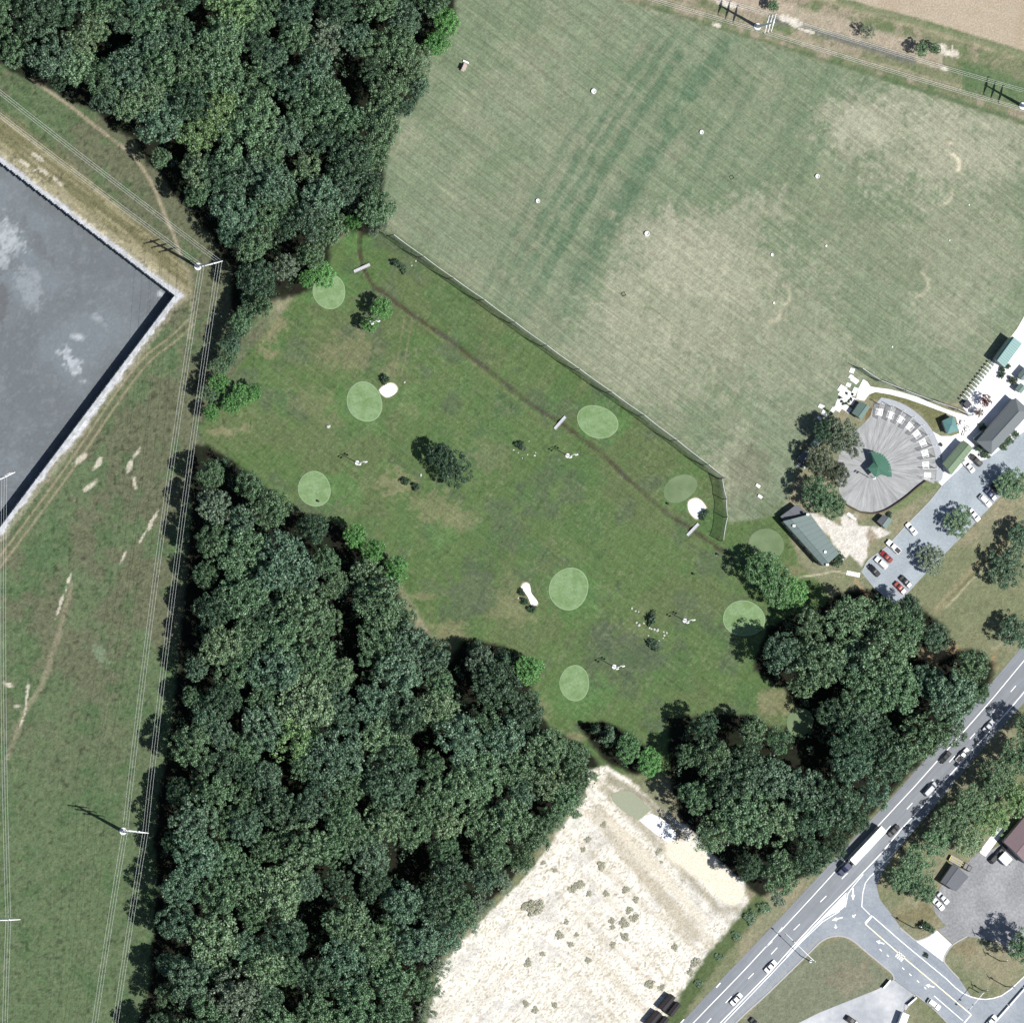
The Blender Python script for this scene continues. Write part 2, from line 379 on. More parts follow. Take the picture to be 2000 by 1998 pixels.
put(line_mask(X, Y, spline([(352, 500), (366, 530), (372, 560), (374, 620), (368, 660)], 4), 3.5, 3, 1.5) * 0.5, A(176, 170, 146))
t1 = spline([(-60, 1165), (0, 1086), (60, 1006), (140, 896), (225, 770), (280, 700), (330, 660), (368, 625)], 5)
put(line_mask(X, Y, t1, 1.9, 1.6, 0.6) * 0.9, A(184, 176, 146)); put(line_mask(X, Y, [(a + 11, b + 8) for a, b in t1], 1.9, 1.6, 0.6) * 0.85, A(184, 176, 146)); put(line_mask(X, Y, [(a + 5, b + 4) for a, b in t1], 12, 8, 4) * 0.3, A(142, 138, 112))
put(line_mask(X, Y, spline([(140, 1140), (125, 1200), (108, 1260), (80, 1340), (48, 1390), (15, 1480)], 4), 5, 4, 3) * 0.6, A(172, 164, 140))
for cx, cy, rx, ry, rot in [(75, 308, 20, 6, 0.6), (52, 322, 22, 5, 0.6), (88, 338, 20, 5, 0.65), (112, 354, 16, 4, 0.7), (268, 884, 4, 15, 0.5), (254, 911, 6, 15, 0.4), (262, 940, 4, 14, -0.2), (157, 897, 18, 6, -0.6), (190, 906, 5, 19, 0.6), (176, 950, 17, 5, -0.7), (296, 1020, 3.5, 22, 0.5), (240, 1090, 2.5, 14, 0.4), (278, 1050, 2.5, 12, 0.5), (135, 1132, 4, 22, 0.25), (118, 1180, 3, 26, 0.3), (18, 1338, 12, 4, 0.3), (33, 1379, 7, 4, 0.1), (52, 1362, 3, 26, 0.1), (44, 1405, 2.5, 22, 0.3)]:
    put(blob(X, Y, cx, cy, rx, ry, cx, 0.8, rot) * 0.85, A(236, 228, 210))
put(blob(X, Y, 200, 1280, 22, 24, 8, 0.7) * 0.6, A(146, 168, 136))
# white gravel rim round the sunken pad
def side(X, Y, p, q):   # signed distance right of p->q (down-right positive)
    dx, dy = q[0] - p[0], q[1] - p[1]; L = math.hypot(dx, dy)
    return ((X - p[0]) * (-dy) + (Y - p[1]) * dx) / L, ((X - p[0]) * dx + (Y - p[1]) * dy) / L
d1, a1 = side(X, Y, (342, 577), (0, 1031)); d1 = -d1
d2, a2 = side(X, Y, (0, 317), (342, 577)); d2 = -d2
rg = (n_sm - 0.5) * 14
rim1 = (1 - sstep(9, 15, d1 + rg + 3 * np.sin(a1 / 60))) * (d1 > -4) * (a1 > -12) * (X < 420)
rim1b = (1 - sstep(17, 24, d1 + rg * 1.2)) * (d1 > -4) * (a1 > -18) * (X < 420)
put(rim1b * 0.6, A(190, 184, 160)); put(rim1, A(238, 240, 244))
rim2 = (1 - sstep(6, 11, d2 + rg * 0.5)) * (d2 > -4) * (a2 < 440) * (Y < 620)
rim2b = (1 - sstep(14, 40, d2 + rg * 2.2 + 6)) * (d2 > -4) * (a2 < 435) * (Y < 620)
put(rim2b * 0.7, A(196, 188, 160)); put(rim2b * sstep(0.52, 0.6, n_sm) * 0.9, A(238, 226, 198)); put(rim2, A(226, 232, 240))
# driving range
r_m = soft(X, Y, RANGE, 5, 3, 14, 6)
put(r_m, A(147, 161, 133))
put(r_m * sstep(0.42, 0.62, n_big) * 0.7, A(134, 153, 122))
put(r_m * sstep(0.5, 0.66, fbm(X, Y, 60, 16, 4)) * 0.55, A(162, 168, 142))
uu = X * 0.863 + Y * 0.505; vv = -X * 0.505 + Y * 0.863
curve = 18 * np.sin((Y - 60) / 210.0)
fade = sstep(30, 110, Y) * sstep(760, 430, Y)
for u0, hw, st in [(1112, 7, 0.45), (1146, 9, 0.6), (1172, 8, 0.65), (1203, 12, 0.8), (1268, 22, 0.85), (1240, 6, 0.35), (1330, 5, 0.35), (1365, 9, 0.4), (1418, 8, 0.3), (1478, 14, 0.35), (1540, 10, 0.3)]:
    band = 1 - sstep(hw * 0.55, hw * 1.25, abs(uu + curve - u0 + (n_mid - 0.5) * 16))
    put(r_m * band * fade * min(1, st * 0.95) * sstep(0.2, 0.45, fbm(X, Y, 30, 17, 3)), A(100, 132, 104))
wv = X * 0.6 - Y * 0.8; wl = X * 0.8 + Y * 0.6
st1 = vnoise(wv / 2.6, wl / 70.0, 31); st2 = vnoise(wv / 5.0, wl / 120.0, 32)
put(r_m * sstep(0.62, 0.8, st1) * 0.30 * sstep(0.35, 0.6, n_big + 0.1), A(172, 174, 146)); put(r_m * sstep(0.65, 0.85, st2) * 0.28, A(112, 134, 100))
put(r_m * sstep(0.6, 0.72, n_f) * 0.25, A(104, 126, 94)); put(r_m * sstep(0.6, 0.72, fbm(X, Y, 5, 41, 2)) * 0.22, A(170, 174, 146))
for cx, cy, rx, ry, st in [(1350, 530, 230, 170, 0.55), (1800, 260, 240, 120, 0.6), (1500, 640, 220, 160, 0.4), (1230, 700, 180, 120, 0.35), (1880, 480, 130, 180, 0.35), (1345, 520, 105, 95, 0.8), (1300, 470, 70, 50, 0.7), (1420, 560, 60, 60, 0.5), (1700, 240, 85, 70, 0.95), (1870, 290, 90, 80, 0.8), (1760, 190, 60, 40, 0.5), (1950, 330, 50, 60, 0.4), (1210, 585, 70, 60, 0.4), (1250, 700, 110, 80, 0.3), (1440, 900, 70, 70, 0.5), (1850, 640, 70, 60, 0.3), (1240, 450, 14, 26, 0.5), (1310, 420, 13, 28, 0.95), (800, 260, 30, 30, 0.4), (1290, 20, 30, 12, 0.6)]:
    put(r_m * blob(X, Y, cx, cy, rx, ry, cx * 0.7, 0.75) * st, A(188, 189, 165))
put(r_m * blob(X, Y, 1460, 930, 60, 90, 4, 0.5) * 0.5, A(128, 130, 108)); put(r_m * blob(X, Y, 1500, 1000, 40, 40, 8, 0.4) * 0.6, A(118, 134, 102))
def arc(cx, cy, r, a0, a1, w, st, col):
    pts = [(cx + r * math.cos(math.radians(a)), cy - r * math.sin(math.radians(a))) for a in np.linspace(a0, a1, 10)]
    put(line_mask(X, Y, pts, w, w, 0.8) * st, col)
PALE = A(214, 208, 180)
arc(1853, 322, 21, 75, -30, 3.6, 1.0, A(236, 228, 200)); arc(1838, 378, 22, 15, -85, 2.6, 0.85, PALE); arc(1522, 577, 21, 65, -60, 2.6, 0.7, PALE); arc(1503, 608, 22, 0, -90, 3.0, 0.85, PALE); arc(1788, 555, 25, 65, -85, 2.8, 0.75, PALE)
put(blob(X, Y, 1855, 280, 12, 4, 3, 0.4), PALE)
# rough along the net and path
put(line_mask(X, Y, [(768, 462), (905, 562), (1165, 752), (1410, 942)], 9, 7, 2) * 0.4, A(96, 116, 80))
# farm margin and crop field
f_m = soft(X, Y, FARM, 4, 3, 12, 8)
put(f_m, A(142, 148, 116)); put(f_m * sstep(0.46, 0.6, fbm(X, Y, 34, 51, 4)), A(178, 168, 146)); put(f_m * sstep(0.55, 0.66, fbm(X, Y, 20, 52, 4)) * 0.7, A(112, 132, 92))
def gline(y0, slope, lo, hi, edge, col, st, x0=1200, x1=2300, sd=1):
    d = Y - (y0 + slope * (X - 1500)) + (fbm(X, Y, 22, sd, 3) - 0.5) * 10
    put(sstep(lo - edge, lo + edge, d) * (1 - sstep(hi - edge, hi + edge, d)) * (X > x0) * (X < x1) * f_m * st, col)
gline(88, 0.305, -8, 5, 4, A(100, 128, 92), 0.7, 1250, 2300, 61)
gline(60, 0.30, -4, 6, 4, A(184, 176, 150), 0.7, 1200, 2300, 62)
gline(10, 0.30, -16, 26, 6, A(206, 192, 172), 0.75, 1380, 1840, 63)
gline(22, 0.30, 6, 20, 4, A(124, 128, 120), 0.85, 1500, 1790, 64)
gline(-5, 0.28, -6, 10, 5, A(124, 130, 122), 0.8, 1300, 1400, 64)
gline(5, 0.30, 0, 60, 10, A(108, 134, 94), 0.9, 1880, 2300, 65)
gline(-30, 0.29, -12, 4, 4, A(200, 190, 160), 0.6, 1500, 2300, 66)
for cx, cy, rx, ry in [(1545, 42, 26, 10), (1420, 8, 30, 10), (1850, 100, 24, 14), (1580, 62, 24, 5), (1845, 135, 8, 5), (1400, 50, 10, 5)]:
    put(blob(X, Y, cx, cy, rx, ry, cx, 0.4, 0.3), A(246, 238, 222))
c_m = soft(X, Y, CROP, 2.5, 1.5, 9, 9)
put(soft(X, Y, [(a, b + 16) for a, b in CROP], 5, 5, 16, 10) * f_m * 0.6, A(112, 136, 96))
put(c_m, A(208, 194, 172)); put(c_m * sstep(0.5, 0.75, vnoise((X * 0.28 - Y * 0.96) / 3.0, (X * 0.96 + Y * 0.28) / 120, 71)) * 0.4, A(222, 208, 184)); put(c_m * sstep(0.5, 0.64, n_mid) * 0.4, A(196, 178, 152))
# golf course
g_m = soft(X, Y, GOLF, 6, 4, 16, 12) * (1 - r_m)
put(g_m, A(108, 134, 85))
put(g_m * sstep(0.46, 0.6, n_big) * 0.5, A(98, 128, 77)); put(g_m * sstep(0.5, 0.62, fbm(X, Y, 80, 81, 4)) * 0.55, A(118, 130, 92))
put(g_m * sstep(0.55, 0.66, fbm(X, Y, 50, 82, 4)) * 0.5, A(98, 112, 94)); put(g_m * sstep(0.56, 0.68, fbm(X, Y, 60, 83, 4)) * 0.45, A(92, 130, 80))
put(g_m * sstep(0.6, 0.82, vnoise(wv / 2.4, wl / 60, 33)) * 0.4 * blob(X, Y, 640, 700, 170, 130, 5, 0.5), A(146, 144, 112))
put(g_m * sstep(0.6, 0.82, vnoise(uu / 3.2, vv / 70, 34)) * 0.18, A(124, 136, 98)); put(g_m * sstep(0.58, 0.7, n_f) * 0.25, A(76, 98, 60)); put(g_m * sstep(0.6, 0.72, fbm(X, Y, 5, 42, 2)) * 0.22, A(134, 146, 110))
for cx, cy, rx, ry, st in [(525, 650, 40, 50, 0.8), (545, 625, 20, 24, 0.7), (690, 690, 70, 40, 0.5), (760, 725, 30, 20, 0.4), (800, 800, 24, 18, 0.5), (770, 945, 50, 30, 0.65), (860, 1000, 70, 50, 0.5), (900, 1020, 40, 24, 0.5), (960, 890, 50, 40, 0.3), (440, 842, 50, 14, 0.8), (830, 1165, 40, 12, 0.6), (870, 1240, 40, 40, 0.7), (1000, 1180, 60, 50, 0.5), (1065, 1380, 24, 40, 0.7), (1120, 1440, 30, 14, 0.7), (1520, 1370, 60, 30, 0.75), (1560, 1110, 50, 22, 0.7), (620, 790, 70, 40, 0.35), (1230, 1230, 60, 40, 0.2)]:
    put(g_m * blob(X, Y, cx, cy, rx, ry, cx * 0.3, 0.7) * st, A(154, 152, 118))
for cx, cy, rx, ry, st in [(700, 800, 70, 60, 0.5), (650, 960, 60, 60, 0.6), (800, 780, 60, 40, 0.4), (1110, 1160, 70, 60, 0.5), (1130, 1360, 80, 50, 0.55), (1330, 960, 50, 80, 0.4), (640, 560, 70, 40, 0.6), (1170, 825, 70, 60, 0.5), (690, 470, 40, 30, 0.6), (860, 1040, 40, 36, 0.5)]:
    put(g_m * blob(X, Y, cx, cy, rx, ry, cx * 0.9, 0.5) * st, A(102, 146, 86))
put(g_m * blob(X, Y, 1220, 1270, 110, 60, 7, 0.6) * 0.5, A(96, 108, 92)); put(g_m * blob(X, Y, 930, 1150, 80, 50, 7, 0.6) * 0.45, A(112, 118, 104))
for cx in (775, 790):
    put(g_m * line_mask(X, Y, [(cx + 16, 620), (cx + 8, 660), (cx + 2, 700), (cx - 8, 735)], 1.6, 1.5, 0.8) * 0.5, A(160, 152, 124))
put(g_m * line_mask(X, Y, spline([(830, 640), (900, 690), (1000, 775), (1075, 840)], 4), 1.5, 1.5, 0.8) * 0.4, A(154, 138, 108))
put(g_m * sstep(0.60, 0.74, fbm(X, Y, 4.5, 46, 2)) * 0.30 * sstep(0.35, 0.6, n_mid), A(156, 162, 128))
# forest floor: leaf litter, its colour darkened for the shade in the canopy gaps
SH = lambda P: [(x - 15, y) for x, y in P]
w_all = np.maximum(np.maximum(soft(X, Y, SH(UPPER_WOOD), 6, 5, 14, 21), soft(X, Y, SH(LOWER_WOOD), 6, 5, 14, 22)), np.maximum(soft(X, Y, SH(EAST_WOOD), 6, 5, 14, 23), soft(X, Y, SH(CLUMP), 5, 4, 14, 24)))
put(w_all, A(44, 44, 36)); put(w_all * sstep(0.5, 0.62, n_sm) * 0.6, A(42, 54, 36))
# bare sandy lot
s_m = soft(X, Y, SANDLOT, 3, 5, 12, 25)
put(s_m, A(255, 251, 241) * 1.2)
veg = sstep(0.46, 0.62, fbm(X, Y, 60, 91, 4)); wn = rs.rand(len(X))
put(s_m * sstep(0.80 - 0.16 * veg, 0.95, wn) * 0.7, A(196, 184, 150)); put(s_m * sstep(0.60, 0.76, fbm(X, Y, 5, 92, 2)) * 0.45 * (0.4 + 0.6 * veg), A(206, 196, 166)); put(s_m * sstep(0.66, 0.74, fbm(X, Y, 10, 93, 4)) * sstep(0.3, 0.8, wn) * 0.75, A(160, 156, 128))
put(s_m * sstep(0.60, 0.72, fbm(X, Y, 34, 94, 3)) * 0.45, A(226, 226, 224))
rdg = (X * 0.70 - Y * 0.71); rl = (X * 0.71 + Y * 0.70)
put(s_m * sstep(0.58, 0.72, vnoise(rdg / 9.0, rl / 160.0, 95)) * 0.35 * sstep(1000, 1250, X), A(206, 194, 166)); put(s_m * sstep(0.62, 0.74, vnoise(rl / 8.0, rdg / 120.0, 96)) * 0.3 * sstep(1300, 1100, X), A(212, 206, 190))
gd = [(1165, 1570), (1250, 1690), (1330, 1790)]
put(s_m * line_mask(X, Y, [(1170, 1590), (1250, 1700), (1350, 1825)], 15, 10, 9) * 0.5, A(196, 184, 156))
put(s_m * line_mask(X, Y, [(1190, 1605), (1275, 1690), (1375, 1800)], 8, 5, 3) * 0.8, A(255, 246, 226))
put(s_m * line_mask(X, Y, [(1180, 1540), (1300, 1665), (1370, 1740), (1400, 1775), (1445, 1775)], 9, 8, 7) * 0.6, A(170, 164, 138))
put(s_m * line_mask(X, Y, [(1320, 1660), (1380, 1700), (1430, 1745)], 22, 7, 4), A(255, 245, 224) * 1.2)
put(s_m * line_mask(X, Y, [(1190, 1520), (1260, 1560), (1330, 1630)], 9, 6, 5) * 0.75, A(150, 146, 116))
# green weeds between the lot and the road, worn path, gravel
put(line_mask(X, Y, [(1480, 1765), (1440, 1815), (1390, 1875), (1350, 1935), (1310, 2000)], 15, 6, 6, 5), A(104, 122, 82))
put(line_mask(X, Y, spline([(1552, 1128), (1600, 1122), (1630, 1116), (1660, 1121)], 4), 1.3, 1.3, 0.8) * 0.8, A(220, 212, 188))
put(line_mask(X, Y, [(1670, 1133), (1690, 1160), (1700, 1175)], 3, 2, 2) * 0.6, A(214, 180, 140))
PATIO = [(1580, 997), (1609, 1010), (1648, 1031), (1640, 1010), (1658, 1000), (1678, 1006), (1672, 1026), (1705, 1028), (1741, 1040), (1728, 1048), (1697, 1058), (1694, 1082), (1683, 1108), (1659, 1083), (1645, 1095), (1640, 1079), (1619, 1046), (1601, 1030)]
put(soft(X, Y, PATIO, 2.5, 4, 9, 26), A(252, 247, 238)); put(blob(X, Y, 1702, 1048, 12, 16, 4, 0.5) * 0.8, A(168, 152, 126)); put(blob(X, Y, 1680, 1010, 20, 12, 6, 0.5) * 0.6, A(178, 168, 140))
put(blob(X, Y, 1690, 1000, 60, 14, 3, 0.3) * 0.5, A(158, 152, 124))
put(line_mask(X, Y, [(1750, 985), (1790, 955), (1820, 945)], 14, 5, 2) * 0.7, A(124, 146, 96)); put(line_mask(X, Y, [(1700, 1000), (1640, 1090)], 4, 3, 2) * 0.0, A(124, 146, 96))
put(line_mask(X, Y, [(2000, 1020), (1900, 1110), (1830, 1190)], 7, 4, 2) * 0.55, A(176, 166, 134)); put(line_mask(X, Y, [(2000, 1038), (1900, 1130), (1850, 1185)], 2.5, 2, 1) * 0.6, A(214, 204, 172)); put(line_mask(X, Y, [(2000, 1028), (1850, 1172)], 3, 2, 1) * 0.5, A(116, 120, 86))
put(line_mask(X, Y, [(2000, 1232), (1935, 1270)], 2, 2, 1) * 0.6, A(190, 182, 154))
put(soft(X, Y, [(1700, 760), (1790, 782), (1850, 808), (1825, 842), (1800, 805), (1760, 785), (1700, 782)], 2, 1, 8, 5), A(136, 138, 100))
put(soft(X, Y, [(1690, 800), (1712, 792), (1716, 812), (1692, 824)], 2, 1, 8, 5), A(138, 120, 84))
put(blob(X, Y, 1790, 1790, 60, 30, 3, 0.5) * 0.7, A(140, 134, 100)); put(blob(X, Y, 1880, 1850, 30, 26, 3, 0.4) * 0.6, A(160, 146, 118)); put(blob(X, Y, 1730, 1680, 30, 50, 3, 0.4, 0.7) * 0.6, A(190, 178, 140)); put(soft(X, Y, [(1500, 1938), (1590, 1855), (1650, 1830), (1750, 1915), (1600, 1980), (1540, 2010), (1440, 2010)], 3, 2, 9, 3), A(144, 150, 126)); put(blob(X, Y, 1660, 1905, 50, 40, 4, 0.7) * 0.6, A(160, 152, 132))
put(sstep(1380, 1480, X) * sstep(1640, 1720, Y) * w_all * 0.0, A(120, 120, 100))
# the ditch: brown, sunk
ditch_d = near(lambda x, y: seg_dist(x, y, DITCH), X, Y, DITCH, 30, 99.0)
dm = (1 - sstep(1.8, 4.8, ditch_d + (n_sm - 0.5) * 5)) * (0.6 + 0.4 * sstep(0.36, 0.56, fbm(X, Y, 50, 77, 3)))
put(dm * 0.95, A(92, 86, 70)); put(dm * sstep(0.52, 0.6, n_mid) * 0.6, A(98, 104, 92))
Z = -0.45 * (1 - sstep(1.5, 7.0, ditch_d))
n_w = rs.rand(len(X)); n_s2 = fbm(X, Y, 4.2, 44, 2, 0.7)
calm = np.clip(1 - c_m * 0.7 - s_m * 0.6, 0, 1)
C *= (1 + ((n_f - 0.5) * 0.30 + (n_s2 - 0.5) * 0.42 + (n_w - 0.5) * 0.20)[:, None] * calm[:, None])
spk = sstep(0.70, 0.80, fbm(X, Y, 7.5, 45, 2)) * np.maximum(mm * 0.9, g_m * 0.45)
C *= (1 - 0.42 * spk)[:, None]
C = np.clip(C, 0.005, 0.9)
WX, WY = Wn(X, Y)
# face zones
cx = (GX[:-1, :-1] + GX[1:, 1:]).ravel() / 2; cy = (GY[:-1, :-1] + GY[1:, 1:]).ravel() / 2
ny = len(ay)
I, J = np.meshgrid(np.arange(ny - 1), np.arange(NX - 1), indexing='ij')
q00 = (I * NX + J).ravel(); FACES = np.stack([q00 + NX, q00 + NX + 1, q00 + 1, q00], 1)
zone = np.zeros(len(cx), int)
zone[(cx < 520) & (cy > 60)] = 1
def setz(poly, k):
    zone[inside(cx, cy, poly)] = k
setz(RANGE, 2); setz(FARM, 3); setz(CROP, 4)
gz = inside(cx, cy, GOLF) & (zone != 2); zone[gz] = 5
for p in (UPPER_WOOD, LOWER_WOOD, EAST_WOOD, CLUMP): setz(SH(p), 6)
setz(SANDLOT, 7)
dd = near(lambda x, y: seg_dist(x, y, DITCH), cx, cy, DITCH, 30, 99.0); zone[dd < 6] = 8
zone[inside(cx, cy, PIT)] = 99
ZN = {0: ('verge_grass', 'rough mown grass verges round the car park and road'), 1: ('meadow', 'weedy green and brown meadow under the power lines'), 2: ('driving_range_field', 'pale green mown driving range with dry patches'), 3: ('farm_margin', 'dry grassy strip under the power line at the top right'), 4: ('crop_field', 'bare tan crop field at the top right corner'), 5: ('golf_lawn', 'darker green golf course lawn'), 6: ('forest_floor', 'leaf litter ground under the woods, canopy shade put into its colour'), 7: ('sand_lot', 'glaring white bare sandy lot at the bottom'), 8: ('ditch', 'shallow brown ditch running through the golf course')}
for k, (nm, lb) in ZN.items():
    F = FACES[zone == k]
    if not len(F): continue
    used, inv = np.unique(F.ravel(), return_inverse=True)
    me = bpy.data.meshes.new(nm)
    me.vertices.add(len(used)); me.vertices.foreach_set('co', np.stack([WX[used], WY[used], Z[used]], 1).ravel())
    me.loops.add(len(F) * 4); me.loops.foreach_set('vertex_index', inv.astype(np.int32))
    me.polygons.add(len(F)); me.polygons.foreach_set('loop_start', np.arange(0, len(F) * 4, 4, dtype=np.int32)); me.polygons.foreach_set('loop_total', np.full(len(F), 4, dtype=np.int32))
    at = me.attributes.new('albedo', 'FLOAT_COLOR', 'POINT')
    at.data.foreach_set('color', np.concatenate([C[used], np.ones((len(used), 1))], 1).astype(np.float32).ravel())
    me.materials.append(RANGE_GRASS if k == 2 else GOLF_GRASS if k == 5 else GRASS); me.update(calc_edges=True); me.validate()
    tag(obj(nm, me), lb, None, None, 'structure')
# country beyond the survey frame, out to the horizon (a ring, so it lies nowhere under the survey)
ring = MB(); corners = [W(-220, -220), W(2220, -220), W(2220, 2220), W(-220, 2220)]
R0 = 9000; outc = [(-R0, R0), (R0, R0), (R0, -R0), (-R0, -R0)]
ring.add([(p.x, p.y, 0) for p in corners] + [(a, b, 0) for a, b in outc], [(0, 1, 5, 4)[::-1], (1, 2, 6, 5)[::-1], (2, 3, 7, 6)[::-1], (3, 0, 4, 7)[::-1]])
tag(ring.build('ground', mat('far_grass', A(112, 126, 90), 0.95, 0.2, 0.02, rgb2=A(140, 140, 110), scale2=0.004)), 'open country beyond the fields', None, None, 'structure')

# ------------------------------------------------------------------ sunken pad with its retaining walls
PZ = -4.0
def wz(p, z): q = W(*p); return Vector((q.x, q.y, z))
px_ = np.arange(-222, 350, 4.0); py_ = np.arange(140, 1332, 4.0); QX, QY = np.meshgrid(px_, py_); qx, qy = QX.ravel(), QY.ravel()
PC = np.zeros((len(qx), 3)) + A(134, 142, 147)
def pput(m_, col):
    global PC
    PC = PC * (1 - m_[:, None]) + np.asarray(col)[None] * m_[:, None]
pput(sstep(0.45, 0.62, fbm(qx, qy, 90, 201, 5)) * 0.45, A(146, 157, 165)); pput(sstep(0.5, 0.62, fbm(qx, qy, 70, 202, 5)) * 0.45, A(120, 126, 131)); pput(sstep(0.6, 0.7, fbm(qx, qy, 8, 203, 3)) * 0.3, A(160, 168, 174))
for cx_, cy_, rx_, ry_, rot_, st_ in [(142, 704, 40, 18, 0.95, 0.95), (154, 657, 17, 8, 0.05, 0.95), (16, 455, 56, 30, 0.9, 0.8), (0, 500, 34, 22, 0.5, 0.7), (318, 573, 9, 6, 0.6, 1.0), (200, 625, 24, 10, 0.8, 0.4), (60, 560, 50, 30, 1.3, 0.3), (10, 590, 16, 40, 0.1, 0.0)]:
    pput(blob(qx, qy, cx_, cy_, rx_, ry_, cx_ + 3, 0.45, rot_) * st_ * (0.55 + 0.45 * sstep(0.4, 0.55, fbm(qx, qy, 7, 204, 3))), A(212, 220, 226))
pput(blob(qx, qy, 0, 590, 26, 60, 5, 0.4) * 0.5, A(104, 102, 106)); pput(blob(qx, qy, 70, 470, 20, 60, 5, 0.5, -0.6) * 0.4, A(112, 114, 118))
pwx, pwy = Wn(qx, qy); nxp = len(px_)
Ip, Jp = np.meshgrid(np.arange(len(py_) - 1), np.arange(nxp - 1), indexing='ij'); q0 = (Ip * nxp + Jp).ravel(); PF = np.stack([q0 + nxp, q0 + nxp + 1, q0 + 1, q0], 1)
ccx = qx[PF].mean(1); ccy = qy[PF].mean(1); PIT2 = [(-222, 139), (0, 312), (350, 577), (0, 1040), (-222, 1334)]
PF = PF[inside(ccx, ccy, PIT2)]; used, inv = np.unique(PF.ravel(), return_inverse=True)
me = bpy.data.meshes.new('sunken_pad'); me.vertices.add(len(used)); me.vertices.foreach_set('co', np.stack([pwx[used], pwy[used], np.full(len(used), PZ)], 1).ravel()); me.loops.add(len(PF) * 4); me.loops.foreach_set('vertex_index', inv.astype(np.int32)); me.polygons.add(len(PF)); me.polygons.foreach_set('loop_start', np.arange(0, len(PF) * 4, 4, dtype=np.int32)); me.polygons.foreach_set('loop_total', np.full(len(PF), 4, dtype=np.int32))
at = me.attributes.new('albedo', 'FLOAT_COLOR', 'POINT'); at.data.foreach_set('color', np.concatenate([PC[used], np.ones((len(used), 1))], 1).astype(np.float32).ravel()); me.materials.append(mat('pad_asphalt', attr='albedo', rough=0.9, noise=0.12, nscale=1.2, spec=0.2)); me.update(calc_edges=True)
pad = obj('sunken_pad', me); tag(pad, 'grey sunken asphalt yard with pale stains at the left edge', None, None, 'structure')
WALLM = mat('retaining_wall_concrete', A(196, 198, 200), 0.9, 0.12, 0.6)
COPE = mat('white_coping', (0.40, 0.42, 0.44), 0.9, 0.18, 0.7, rgb2=(0.30, 0.31, 0.32), scale2=0.4)
def retaining(a, b, label, wide):
    A0, B0 = W(*a), W(*b); t = (B0 - A0).normalized(); nrm = Vector((-t.y, t.x, 0)) * -1
    w = MB()
    p = [A0, B0, B0 + nrm * 0.5, A0 + nrm * 0.5]
    w.prism([(q.x, q.y) for q in p], PZ - 0.2, 0.02)
    wo = tag(w.build('retaining_wall', WALLM), label, 'wall')
    n = int((B0 - A0).length / 6.0)
    for k in range(n):
        a0, b0 = A0.lerp(B0, k / n) + t * 0.03, A0.lerp(B0, (k + 1) / n) - t * 0.03; q = MB(); g = [a0 - nrm * 0.12, b0 - nrm * 0.12, b0 + nrm * wide, a0 + nrm * wide]; q.prism([(v.x, v.y) for v in g], 0.025, 0.14); q.build('coping_slab', COPE, wo)
retaining((-222, 1326), (342.3, 577), 'long concrete retaining wall on the lower right side of the sunken yard', 1.05)
retaining((342.3, 577), (-222, 143), 'long concrete retaining wall on the upper right side of the sunken yard', 0.75)
# ------------------------------------------------------------------ trees
def crown_mesh(seed, R=6.0, zc=10.5, hz=4.6, lobes=7, clumps=13, leaves=44, leaf=0.62, cl=(1.0, 1.7), spread=0.52, cone=False, loose=0.0):
    r = np.random.RandomState(seed); V = []; ctrs = []
    for i in range(lobes):
        if cone:
            f = i / max(lobes - 1, 1); rad = R * (1.0 - 0.78 * f); a = i * 2.4 + r.rand()
            c = np.array([math.cos(a) * rad * 0.35, math.sin(a) * rad * 0.35, zc - hz + 2 * hz * f]); lr = max(rad * 0.7, 0.8)
        elif i == 0: c = np.array([0, 0, zc + hz * 0.42]); lr = R * 0.5
        else:
            a = 2 * math.pi * (i / (lobes - 1.0)) + r.uniform(-0.35, 0.35); q = R * spread * r.uniform(0.8, 1.25)
            c = np.array([math.cos(a) * q, math.sin(a) * q, zc + hz * r.uniform(-0.25, 0.3)]); lr = R * r.uniform(0.36, 0.54)
        for k in range(clumps):
            d = r.normal(size=3); d[2] = abs(d[2]) * 1.0 - 0.25; d /= np.linalg.norm(d)
            ctrs.append((c + d * lr * np.array([1, 1, 0.8]) * r.uniform(0.8, 1.02 + loose), r.uniform(*cl)))
    ctrs_p = np.array([c for c, _ in ctrs]); ctrs_r = np.array([q for _, q in ctrs])
    n = len(ctrs) * leaves
    idx = np.repeat(np.arange(len(ctrs)), leaves)
    d = r.normal(size=(n, 3)); d[:, 2] = d[:, 2] * 0.9 + 0.25; d /= np.linalg.norm(d, axis=1)[:, None]
    P = ctrs_p[idx] + d * (ctrs_r[idx] * r.uniform(0.55, 1.05, n))[:, None]
    N = d + r.normal(size=(n, 3)) * 0.45; N /= np.linalg.norm(N, axis=1)[:, None]
    T = np.cross(N, r.normal(size=(n, 3))); T /= np.linalg.norm(T, axis=1)[:, None]; B = np.cross(N, T)
    s = leaf * r.uniform(0.6, 1.25, n)[:, None] * 0.5
    quad = np.stack([P + T * s, P + B * s * 0.75, P - T * s, P - B * s * 0.75], 1).reshape(-1, 3)
    me = bpy.data.meshes.new('crown')
    me.vertices.add(len(quad)); me.vertices.foreach_set('co', quad.ravel())
    me.loops.add(n * 4); me.loops.foreach_set('vertex_index', np.arange(n * 4, dtype=np.int32))
    me.polygons.add(n); me.polygons.foreach_set('loop_start', np.arange(0, n * 4, 4, dtype=np.int32)); me.polygons.foreach_set('loop_total', np.full(n, 4, dtype=np.int32))
    me.materials.append(LEAF); me.update(calc_edges=True)
    return me
